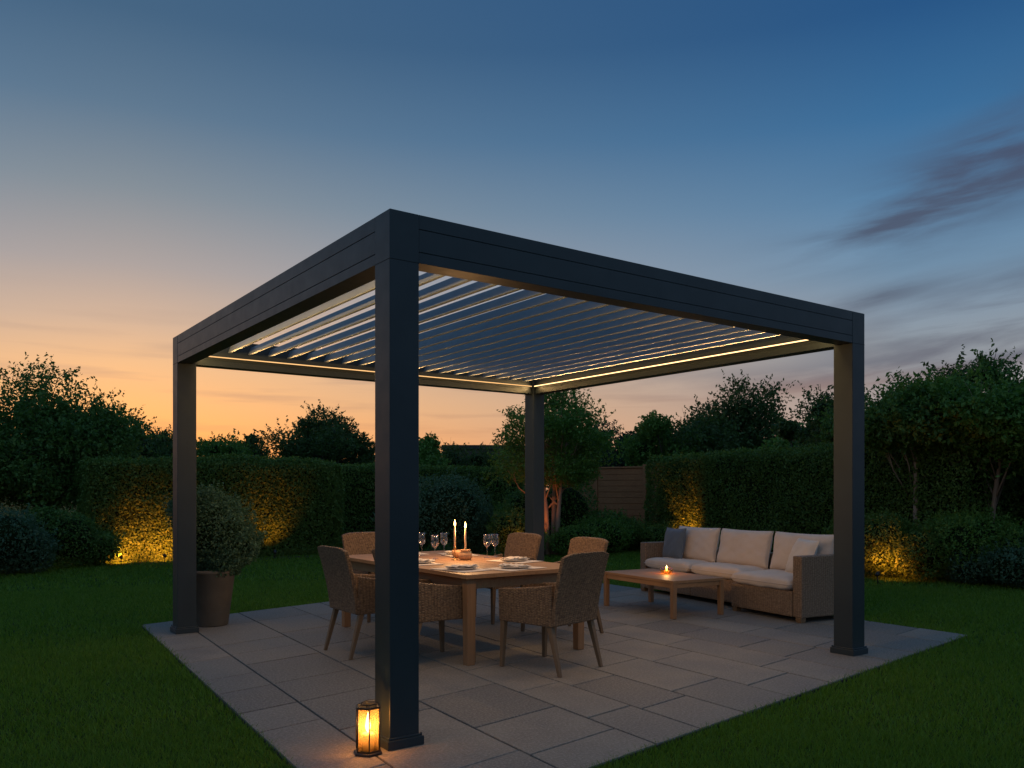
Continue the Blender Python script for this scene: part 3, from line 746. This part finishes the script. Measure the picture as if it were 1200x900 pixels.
taper(2.305, 2.84, TH+.0855, .225, 'shorter lit taper candle standing in the round clay pot, right one of the two')
bw = MB().lathe([(.04,0),(.06,.008),(.078,.030),(.082,.055),(.079,.075),(.074,.078),(.072,.062),(.065,.035),(.0,.018)], 32, cap1=False).build('bowl', 'ceramic', loc=(2.40, 3.10, TH+.0005))
tag(bw, 'low round clay bowl on the table behind and left of the candles', 'bowl')

# ------------------------------------------------------------------ coffee table
ct = empty('coffee_table', (5.18, 2.95, 0), R(-6), label='low wooden coffee table with a tealight in front of the sofa', cat='coffee table')
w, l, h_ = .385, .66, .43; mb = MB(); k = 6
mb.box(-w, w, -l, -l+.07, h_-.032, h_); mb.box(-w, w, l-.07, l, h_-.032, h_)
for i in range(k): mb.box(-w+i*2*w/k+.001, -w+(i+1)*2*w/k-.001, -l+.072, l-.072, h_-.031, h_-.0005)
mb.build('tabletop', 'teak_y', ct, .002)
mb = MB(); mb.box(-w+.012, w-.012, -l+.012, -l+.034, h_-.085, h_-.033); mb.box(-w+.012, w-.012, l-.034, l-.012, h_-.085, h_-.033)
mb.box(-w+.012, -w+.034, -l+.035, l-.035, h_-.085, h_-.033); mb.box(w-.034, w-.012, -l+.035, l-.035, h_-.085, h_-.033); mb.build('apron', 'teak_y', ct, .002)
for sx in (-1, 1):
    for sy in (-1, 1): MB().leg((sx*(w-.03), sy*(l-.03), 0), (sx*(w-.03), sy*(l-.03), h_-.034), .026, .029).build('leg', 'teak_z', ct, .003)
tl = empty('tealight_bowl', (5.30, 2.98, h_+.0005), label='small amber glass bowl with a lit tealight on the coffee table', cat='candle bowl')
MB().lathe([(.035,0),(.06,.006),(.078,.030),(.080,.052),(.068,.074),(.064,.072),(.075,.052),(.073,.031),(.055,.011),(.0,.009)], 32, cap1=False).build('glass_bowl', 'amber_glass', tl)
MB().lathe([(.028,.010),(.028,.034),(.0,.033)], 24, cap1=False).build('wax', 'wax', tl)
m_ = MB(); flame(m_, .036, 1.5); m_.build('flame', 'flame', tl); plamp('flame_light', (0, 0, .115), 2.6, (1,.5,.17), .012, tl)

# ------------------------------------------------------------------ sofa (local: +X is the back, Y along its length)
def cushion(a, b, c, n=14, puff=.30, seed=0, sag=0.0, exp=5.0, pinch=.05):
    """soft box: half sizes a,b in plan, c half thickness"""
    vs = []; fs = []; idx = {}
    r = random.Random(seed); ph = [r.uniform(0, 6) for _ in range(6)]
    def P(u, v, w):
        e = max(abs(u), abs(v)); t_ = 1-puff*(abs(u)**exp+abs(v)**exp)*.5-puff*.5*(e**10)
        s_ = 1-.035*abs(w)*0-.02*(1-abs(w)**2)*0
        k = 1-pinch*(1-max(abs(u), abs(v))**2)*(abs(u)*abs(v) < 2)
        x = a*u*(1-pinch*(1-abs(v)**2)*abs(u)**3)*(1-.03*w*w); y = b*v*(1-pinch*(1-abs(u)**2)*abs(v)**3)*(1-.03*w*w)
        z = c*w*max(.08, t_)+c*.07*math.sin(u*4+ph[0]+v*2)*math.sin(v*5+ph[1])-(sag*(1-u*u)*(1-v*v) if w > 0 else 0)
        z += c*.05*math.sin(u*11+ph[2])*math.sin(v*9+ph[3])*(abs(w))
        return (x, y, z)
    def vid(i, j, k):
        key = (i, j, k)
        if key not in idx: idx[key] = len(vs); vs.append(P(i/n*2-1, j/n*2-1, k/4*2-1))
        return idx[key]
    for i in range(n):
        for j in range(n):
            fs.append((vid(i,j,4), vid(i+1,j,4), vid(i+1,j+1,4), vid(i,j+1,4))); fs.append((vid(i,j,0), vid(i,j+1,0), vid(i+1,j+1,0), vid(i+1,j,0)))
    for k in range(4):
        for i in range(n):
            fs.append((vid(i,0,k), vid(i+1,0,k), vid(i+1,0,k+1), vid(i,0,k+1))); fs.append((vid(i,n,k), vid(i,n,k+1), vid(i+1,n,k+1), vid(i+1,n,k)))
            fs.append((vid(0,i,k), vid(0,i,k+1), vid(0,i+1,k+1), vid(0,i+1,k))); fs.append((vid(n,i,k), vid(n,i+1,k), vid(n,i+1,k+1), vid(n,i,k+1)))
    # seam welt
    return vs, fs
def place_cushion(name, matn, parent, loc, rot, a, b, c, **kw):
    vs, fs = cushion(a, b, c, **kw); o = MB().add(vs, fs, 0, True).build(name, matn, parent)
    o.location = loc; o.rotation_euler = rot
    sb = o.modifiers.new('soft', 'SUBSURF'); sb.levels = 1; sb.render_levels = 2
    # stitched welt round the edge
    pts = []
    for s_ in range(80):
        w_ = 2*math.pi*s_/80; cu, su = math.cos(w_), math.sin(w_); m_ = max(abs(cu), abs(su)); u, v = cu/m_, su/m_
        pts.append((a*u*(1-kw.get('pinch', .05)*(1-v*v)*abs(u)**3)*1.004, b*v*(1-kw.get('pinch', .05)*(1-u*u)*abs(v)**3)*1.004, 0))
    pts.append(pts[0]); mb = MB(); mb.tube(pts, .0045, 6, cap=False); mb.build('piping', matn, o)
    return o
SR = R(-9)
sf = empty('sofa', (5.84, 1.30, 0), SR, label='long wicker garden sofa with cream cushions facing the coffee table', cat='sofa')
SL = 3.24; D0 = .56
def wbox(name, x0, x1, y0, y1, z0, z1, bev=.012): return MB().box(x0, x1, y0, y1, z0, z1).build(name, 'sofa_wicker', sf, bev)
wbox('seat_base', -.20, D0, .135, 1.10, .055, .335); wbox('seat_base', .0, D0, 1.104, 2.11, .055, .335); wbox('seat_base', .0, D0, 2.114, 3.105, .055, .335)
wbox('armrest', -.19, D0+.10, 0, .13, .055, .725); wbox('armrest', .0, D0+.10, 3.11, SL, .055, .70)
wbox('back_frame', D0+.003, D0+.097, .133, 3.107, .055, .66)
for (x, y) in ((-.15,.05), (-.15,1.06), (.04,1.15), (.04,3.19), (D0+.06,.05), (D0+.06,3.19)):
    MB().leg((x, y, 0), (x, y, .056), .035, .04).build('foot', 'chair_leg', sf, .004)
for i, (y0, y1) in enumerate(((.145,1.075), (1.12,2.085), (2.13,3.10))):
    xf = -.235 if i == 0 else -.03
    place_cushion('seat_cushion', 'cream_fabric', sf, ((xf+.50)/2, (y0+y1)/2, .415 if i else .405), (0,0,0), (.50-xf)/2, (y1-y0)/2, .083, puff=.34, seed=i, exp=7, pinch=.01)
for i, (yc, hw_, tl_) in enumerate(((.60,.45,.03), (1.58,.48,-.02), (2.52,.42,.02))):
    place_cushion('back_cushion', 'cream_fabric', sf, (.44, yc, .705), (tl_*.4, R(-78), tl_), .235, hw_, .095, puff=.55, seed=10+i, exp=4, pinch=.05)
tc2 = place_cushion('scatter_cushion', 'pale_fabric', None, (0,0,0), (0,0,0), .225, .235, .075, puff=.8, seed=30, exp=3, pinch=.08)
def on_sofa(o, x, y, z, rot):
    m4 = Matrix.Translation((5.84, 1.30, 0)) @ Matrix.Rotation(SR, 4, 'Z'); p = m4 @ Vector((x, y, z)); o.location = p
    from mathutils import Euler
    o.rotation_euler = (Matrix.Rotation(SR, 4, 'Z') @ Euler(rot).to_matrix().to_4x4()).to_euler()
on_sofa(tc2, .27, .44, .675, (R(6), R(-68), R(-22)))
tag(tc2, 'pale cream scatter cushion leaning at the near end of the sofa', 'cushion')
gc = place_cushion('scatter_cushion', 'grey_fabric', None, (0,0,0), (0,0,0), .225, .245, .075, puff=.75, seed=33, exp=3, pinch=.07)
on_sofa(gc, .27, 2.80, .695, (R(-2), R(-80), R(-3)))
tag(gc, 'blue-grey square scatter cushion at the far end of the sofa', 'cushion')

# ------------------------------------------------------------------ potted shrub
pp = empty('plant_pot', (.44, 4.98, 0), label='tall tapered dark terracotta planter beside the left post', cat='planter')
MB().lathe([(.165,0),(.175,.01),(.245,.56),(.262,.565),(.262,.60),(.235,.60),(.228,.55),(.0,.54)], 48, cap1=False).build('pot', 'pot', pp)
MB().lathe([(.229,.552),(.0,.565)], 32, cap0=False, cap1=False).build('soil', 'soil', pp)
bush('potted_shrub', 'dense rounded green shrub growing in the tall planter by the left post', (.47, 5.0, .52), (.50,.50,.46), 24000, .036, 'blue_leaf', spr=.12, seed=4,
     lobes=[((0,0,.48),(.40,.40,.42)), ((.14,0,.30),(.34,.36,.30)), ((-.12,.05,.62),(.28,.28,.30)), ((.05,-.05,.15),(.25,.28,.2))])

# ------------------------------------------------------------------ lantern beside the front post
def lantern():
    r = empty('lantern', (-.125, .015, 0), R(10), label='black metal hexagonal lantern with warm candlelight beside the front post', cat='lantern')
    n = 6; rad = .068; h = .255; A = [2*math.pi*k/n for k in range(n)]
    def ring(mb, r0, r1, z0, z1):
        a = [(r0*math.cos(q), r0*math.sin(q)) for q in A]; b_ = [(r1*math.cos(q), r1*math.sin(q)) for q in A]
        vs = [(x, y, z0) for x, y in a]+[(x, y, z1) for x, y in a]+[(x, y, z0) for x, y in b_]+[(x, y, z1) for x, y in b_]
        fs = []
        for k in range(n):
            m_ = (k+1) % n; fs += [(k, m_, n+m_, n+k), (2*n+k, 3*n+k, 3*n+m_, 2*n+m_), (n+k, n+m_, 3*n+m_, 3*n+k), (k, 2*n+k, 2*n+m_, m_)]
        mb.add(vs, fs)
    b_ = MB(); b_.lathe([(.083,0),(.083,.012),(.076,.016)], 6); b_.build('base', 'black_metal', r, .002)
    f_ = MB()
    for q in A:
        x, y = rad*math.cos(q), rad*math.sin(q); f_.tube([(x, y, .014), (x, y, h)], .0036, 6)
    ring(f_, rad+.005, rad-.006, h-.004, h+.006); ring(f_, rad*.72, rad*.62, h+.014, h+.020)
    for q in A: f_.tube([(rad*math.cos(q), rad*math.sin(q), h+.002), (rad*.68*math.cos(q), rad*.68*math.sin(q), h+.016)], .003, 6)
    ring(f_, rad+.004, rad-.004, .016, .024)
    f_.build('frame', 'black_metal', r)
    hd = MB(); hd.tube([(-.046,0,h+.016), (-.04,0,h+.030), (0,0,h+.036), (.04,0,h+.030), (.046,0,h+.016)], .0024, 6); hd.build('handle', 'black_metal', r)
    for k in range(n):
        a, c = A[k], A[(k+1) % n]; e = .93; ri = rad-.002
        p = [(ri*math.cos(a), ri*math.sin(a)), (ri*math.cos(c), ri*math.sin(c))]; cx, cy = (p[0][0]+p[1][0])/2, (p[0][1]+p[1][1])/2
        p = [(cx+(q[0]-cx)*e, cy+(q[1]-cy)*e) for q in p]; pi = [(q[0]*.975, q[1]*.975) for q in p]
        g_ = MB(); g_.hexa([(*p[0], .022), (*p[1], .022), (*pi[1], .022), (*pi[0], .022)], [(*p[0], h-.005), (*p[1], h-.005), (*pi[1], h-.005), (*pi[0], h-.005)]); g_.build('glass_pane', 'frosted_glass', r)
    cd_ = MB().lathe([(.034,.014),(.034,.105),(.030,.112),(.0,.108)], 24, cap1=False).build('candle', 'wax', r)
    m_ = MB(); flame(m_, .112, 2.6); m_.build('flame', 'lantern_bulb', r)
    plamp('flame_light', (0, 0, .165), 11.0, (1,.50,.16), .02, r)
lantern()

# ------------------------------------------------------------------ garden: hedges, fence, shrubs, trees
hedge('hedge', 'tall clipped hedge at the left with orange pools of spotlight on it', (.55,14.25), (6.05,13.9), 1.3, 2.12, 62000, .060, lobes=.13, seed=3)
hedge('hedge', 'darker clipped hedge further back between the left hedge and the rear post', (5.4,16.6), (12.6,15.6), 1.2, 2.15, 38000, .066, lobes=.06, seed=8, sprig=.06)
hedge('hedge', 'tall clipped green hedge behind the sofa with a spotlight at its left end', (13.1,11.3), (12.1,2.6), 1.6, 2.33, 78000, .060, lobes=.13, seed=12)

fr = empty('garden_fence', (14.4,14.8,0), label='brown wooden board fence between the rear post and the right hedge', cat='fence')
fa = Vector((13.6,15.7,0)); fb = Vector((15.2,11.3,0)); fd = (fb-fa).normalized(); fn = Vector((-fd.y, fd.x, 0)); Lf = (fb-fa).length
def fpt(s_, o_, z): p = fa+fd*s_+fn*o_; return (p.x-14.4, p.y-14.8, z)
def fbox(mb, s0, s1, o0, o1, z0, z1): mb.hexa([fpt(s0,o0,z0), fpt(s1,o0,z0), fpt(s1,o1,z0), fpt(s0,o1,z0)], [fpt(s0,o0,z1), fpt(s1,o0,z1), fpt(s1,o1,z1), fpt(s0,o1,z1)])
npan = 3; pl_ = Lf/npan
for i in range(npan+1): mb = MB(); fbox(mb, i*pl_-.05, i*pl_+.05, -.05, .05, 0, 2.2); mb.build('fence_post', 'fence_wood', fr, .004)
for i in range(npan):
    mb = MB()
    for k in range(12): fbox(mb, i*pl_+.055, (i+1)*pl_-.055, -.012+.006*(k % 2), .012+.006*(k % 2), .08+k*.168, .08+k*.168+.158)
    fbox(mb, i*pl_+.056, (i+1)*pl_-.056, .020, .032, .06, 2.10)
    fbox(mb, i*pl_+.052, (i+1)*pl_-.052, -.04, .04, 2.105, 2.15)
    mb.build('board_panel', 'fence_wood', fr, .004)

bush('shrub', 'large bluish-green shrub at the left edge of the picture below the dark tree', (-.95,12.7,0), (.9,.8,.6), 11000, .06, 'blue_leaf', seed=21, lobes=[((0,0,.6),(.75,.7,.58)), ((-.9,-.3,.45),(.7,.6,.5)), ((.35,.1,.35),(.55,.5,.42))])
bush('shrub', 'low dark green shrub between the blue-green shrub and the left hedge', (.22,13.5,0), (.6,.6,.5), 9000, .06, 'tree_leaf', seed=23, lobes=[((0,0,.55),(.55,.5,.52)), ((.5,.2,.35),(.45,.4,.35)), ((-.4,.2,.7),(.4,.4,.45))])
bush('shrub', 'big rounded shrub in front of the dark back hedge, behind the dining table', (7.1,11.1,0), (1.1,.9,.95), 21000, .056, 'blue_leaf', seed=27, lobes=[((0,0,.95),(1.0,.85,.86)), ((-.75,.35,.75),(.7,.6,.7)), ((.6,-.1,.6),(.6,.6,.55))])
bush('shrub', 'small yellow-lit shrub left of the rear post', (7.9,9.9,0), (.5,.45,.5), 8000, .05, 'hedge_leaf', seed=29, lobes=[((0,0,.58),(.5,.42,.5)), ((.3,-.2,.3),(.4,.35,.3))])
bush('shrub', 'low spreading shrub at the foot of the multi-stemmed tree', (10.0,10.2,0), (.8,.6,.4), 11000, .055, 'bright_leaf', seed=31, lobes=[((0,0,.32),(.75,.55,.36)), ((.9,.2,.4),(.7,.6,.42)), ((1.7,.6,.35),(.7,.6,.4))], spr=.2)
bush('shrub', 'dark rounded shrub in front of the fence', (11.0,11.9,0), (1,1,1), 14000, .06, 'tree_leaf', seed=33, lobes=[((0,0,.9),(.9,.8,.9)), ((.9,-.6,.45),(.8,.7,.5)), ((-.8,.5,.8),(.8,.7,.8))])
bush('shrub', 'low green shrub at the left foot of the right hedge', (12.3,9.9,0), (.7,.6,.4), 8000, .055, 'hedge_leaf', seed=35, lobes=[((0,0,.3),(.55,.5,.33)), ((-.2,.9,.35),(.6,.6,.4))])
bush('shrub', 'rounded shrub lit orange from below, just right of the right post', (11.0,3.45,0), (.8,.7,.6), 17000, .05, 'hedge_leaf', seed=37, lobes=[((0,0,.55),(.65,.6,.52)), ((.1,-.55,.45),(.6,.6,.45)), ((-.1,.45,.5),(.5,.5,.5))])
bush('shrub', 'dense green domed shrub below the branching trunks at the right', (11.6,2.35,0), (.8,.7,.8), 18000, .05, 'bright_leaf', seed=39, lobes=[((0,0,.55),(.75,.7,.55)), ((.1,-.5,.45),(.6,.6,.45)), ((.2,.3,.75),(.5,.5,.3))])
bush('shrub', 'low bluish shrub at the edge of the lawn by the right trees', (11.2,1.45,0), (.7,.6,.4), 9000, .05, 'blue_leaf', seed=41, lobes=[((0,0,.32),(.45,.55,.34)), ((.1,.7,.25),(.4,.5,.28)), ((.5,-.2,.5),(.45,.5,.45))])

tree('tree', 'tall dark tree at the far left rising above the hedge against the orange sky', (.25,17.0,0), 4.35, 1.75, 1.0, 36, 62000, .090, seed=2, gap=.62, shape='round', depth=1.6)
tree('tree', 'dark tree crown cut by the left edge of the picture', (-1.7,17.6,0), 4.1, 1.4, .8, 24, 34000, .090, seed=5, gap=.5)
tree('tree', 'multi-stemmed tree with pale stems behind the rear post, lit from below', (9.62,10.68,0), 3.9, 1.25, 1.45, 26, 26000, .07, material='bright_leaf', bark='pale_bark', seed=9, stems=4, gap=.72, trunk_r=.05)
FT = 'trees beyond the garden'
far = [ # x, y, h, half width, crown start, leaves, label, material, shape, seed
 (14.6,35.6,5.75,2.45,1.2,26000,'broad dark tree above the left hedge, just left of the front post','far_leaf','round',51),
 (9.3,37.0,4.5,1.9,1.0,14000,'low bushy tree seen right of the left post, above the left hedge','bright_leaf','wide',52),
 (12.6,40.6,4.9,1.0,1.0,9000,'small round tree between the low bushy tree and the broad dark tree','far_leaf','round',53),
 (6.2,36.0,4.2,1.6,1.0,9000,'low dark tree between the tall left tree and the left post','far_leaf','wide',54),
 (17.8,31.0,4.5,1.35,1.0,12000,'round tree right of the front post, above the back hedge','bright_leaf','round',55),
 (23.4,34.5,4.2,2.6,.6,12000,'low dark treetops beside the flat-roofed building','far_leaf','wide',56),
 (22.9,24.6,4.5,1.9,.6,17000,'dark fir tree just right of the multi-stemmed tree','fir_leaf','wide',57),
 (23.9,22.6,4.8,1.2,.8,12000,'second dark fir tree above the fence, taller than its neighbour','fir_leaf','cone',58),
 (23.6,20.3,4.75,1.7,.8,16000,'mid green bushy tree above the left end of the right hedge','bright_leaf','wide',59),
 (26.6,19.4,6.15,3.0,1.4,34000,'large spreading tree above the right hedge with sky showing through its crown','far_leaf','round',60),
 (20.6,11.8,3.6,1.5,.6,12000,'bright green low tree right of the large spreading tree','bright_leaf','wide',61),
 (20.4,10.2,5.0,1.05,.8,16000,'slender tree just left of the right post','far_leaf','cone',62),
 (16.6,8.8,3.3,1.0,.6,9000,'dark low tree directly behind the right hedge','far_leaf','wide',63)]
for (x, y, h, cw, c0, n, lab, mt, shp, sd_) in far:
    tree('tree', lab, (x, y, 0), h, cw, c0, 26 if cw > 1.5 else 18, int(n*1.5), .15, mt, seed=sd_, shape=shp, gap=.5 if sd_ not in (60,) else .85, group=FT, core=.38 if shp != 'round' else 0)
RT = 'trees massed along the right side'
right = [
 (14.7,6.2,4.35,.85,1.0,15000,'pointed tree directly right of the right post','tree_leaf','cone',71,1),
 (14.6,5.2,4.55,.9,1.0,16000,'second pointed tree in the right hand row','tree_leaf','cone',72,1),
 (14.7,4.2,4.3,.85,1.0,15000,'third pointed tree in the right hand row','far_leaf','cone',73,1),
 (14.8,3.3,4.4,.85,1.0,15000,'fourth pointed tree in the right hand row','tree_leaf','cone',74,1),
 (14.9,2.4,4.3,.85,1.0,15000,'fifth pointed tree in the right hand row, near the edge','far_leaf','cone',75,1),
 (15.0,1.4,4.2,1.1,1.0,15000,'pointed tree cut by the right edge of the picture','tree_leaf','cone',76,1),
 (12.45,3.6,3.3,1.05,1.9,22000,'bushy tree with bare grey forking trunks right of the right post','tree_leaf','wide',77,4),
 (12.6,2.75,3.4,.95,1.9,22000,'bright green round-headed tree on a forking trunk at the right','bright_leaf','wide',78,3),
 (12.6,1.35,3.1,.95,1.6,18000,'green tree at the right edge with a thin trunk','bright_leaf','wide',79,2),
 (15.5,7.4,4.1,1.0,.8,12000,'dark tree seen between the hedge and the right post','far_leaf','cone',80,1)]
for (x, y, h, cw, c0, n, lab, mt, shp, sd_, st) in right:
    tree('tree', lab, (x, y, 0), h, cw, c0, 22, int(n*1.7), .085, mt, bark='pale_bark' if st > 1 else 'bark', seed=sd_, shape=shp, gap=.3, stems=st, group=RT, core=.38, trunk_r=.045 if st > 1 else None, twig=.5)
hedge('hedge', 'dark overgrown shrubbery under the trees along the right side', (13.7,6.0), (13.7,-1.0), 1.5, 1.7, 30000, .08, 'tree_leaf', cat='shrubbery', lobes=.3, seed=44, sprig=.3)

# fallen branch on the lawn edge at the right
fb_ = MB(); fb_.tube([(0,0,.05),(.5,.1,.07),(1.0,-.02,.06),(1.35,-.1,.14)], [.05,.045,.035,.015], 8); fb_.tube([(.6,.08,.08),(.8,.3,.16),(.85,.45,.25)], [.03,.02,.008], 6)
o = fb_.build('fallen_branch', 'bark', loc=(11.3,1.1,0), rz=R(-60)); tag(o, 'bare fallen branch lying at the edge of the lawn on the right', 'branch')

# garden spotlights
def spot(x, y, tx, ty, tz, e, lab, cone=95):
    r = empty('garden_spotlight', (x, y, 0), label=lab, cat='spotlight', group='spotlights lighting the hedges')
    p = Vector((0,0,.13)); d_ = (Vector((tx, ty, tz))-Vector((x, y, .13))).normalized()
    q = d_.to_track_quat('Z', 'Y').to_matrix().to_4x4()
    MB().tube([(0,0,-.03),(0,0,.10)], .008, 8).build('spike', 'black_metal', r)
    b_ = MB(); b_.lathe([(.022,-.045),(.030,-.03),(.033,.03),(.033,.045),(.028,.045),(.028,.032),(.0,.031)], 20, cap1=False)
    b_.v = [tuple(Matrix.Translation(p) @ q @ Vector(v)) for v in b_.v]; b_.build('head', 'black_metal', r)
    l_ = MB(); l_.lathe([(.026,.033),(.0,.036)], 20, cap0=False, cap1=False); l_.v = [tuple(Matrix.Translation(p) @ q @ Vector(v)) for v in l_.v]; l_.build('lens', 'spot_lens', r)
    L_ = bpy.data.lights.new('spot_beam', 'SPOT'); L_.energy = e*3.8; L_.color = (1,.25,.035); L_.spot_size = R(cone); L_.spot_blend = .9; L_.shadow_soft_size = .03
    o = bpy.data.objects.new('spot_beam', L_); C.objects.link(o); o.parent = r; o.location = p+d_*.05; o.rotation_euler = d_.to_track_quat('-Z', 'Y').to_euler()
spot(1.15,13.62, 1.2,14.3,.32, 46, 'leftmost small garden spotlight at the foot of the left hedge', 120)
spot(1.95,13.58, 2.0,14.2,.38, 42, 'small garden spotlight before the left hedge, beside the left post', 120)
spot(4.15,13.35, 4.2,13.95,.75, 22, 'small garden spotlight in front of the middle of the left hedge', 90)
spot(8.0,9.1, 7.9,9.8,.7, 10, 'small garden spotlight below the shrub left of the rear post', 100)
spot(9.0,10.3, 9.2,10.9,1.3, 12, 'small garden spotlight at the foot of the multi-stemmed tree', 80)
spot(12.45,9.3, 13.0,9.7,.70, 50, 'small garden spotlight at the left end of the right hedge behind the sofa', 110)
spot(10.15,3.1, 10.8,3.2,.45, 20, 'small garden spotlight in front of the shrub right of the right post', 110)

# ------------------------------------------------------------------ houses far behind
def house(x, y, rz, w, d_, h, roof, lab):
    r = empty('house', (x, y, 0), rz, label=lab, cat='house')
    wl = MB().box(-w/2, w/2, -d_/2, d_/2, 0, h).build('wall', 'house_wall', r)
    if roof == 'flat': MB().box(-w/2-.2, w/2+.2, -d_/2-.2, d_/2+.2, h+.003, h+.35).build('roof', 'roof_tile', r)
    else:
        rb = MB(); rb.add([(-w/2-.3,-d_/2-.3,h), (w/2+.3,-d_/2-.3,h), (w/2+.3,d_/2+.3,h), (-w/2-.3,d_/2+.3,h), (-w/2-.3,0,h+2), (w/2+.3,0,h+2)], [(0,1,5,4),(2,3,4,5),(0,4,3),(1,2,5),(3,2,1,0)]); ro = rb.build('roof', 'roof_tile', r)
        MB().box(w*.2, w*.2+.6, -.3, .3, h+1, h+2.6).build('chimney', 'house_wall', ro)
    for k in range(3):
        xx = -w/2+w*(k+.5)/3
        for zz in ((1.0,) if h < 4 else (1.0, 3.4)):
            f_ = MB().box(xx-.6, xx+.6, -d_/2-.05, -d_/2-.004, zz, zz+1.2).build('window', 'window_glass', r)
house(39.5,58.0, R(-34), 7, 6, 5.1, 'flat', 'dark flat-roofed house far away beyond the back hedge')
house(44.5,30.5, R(-60), 7, 6, 3.0, 'gable', 'distant house with a dark pitched roof just above the right hedge')
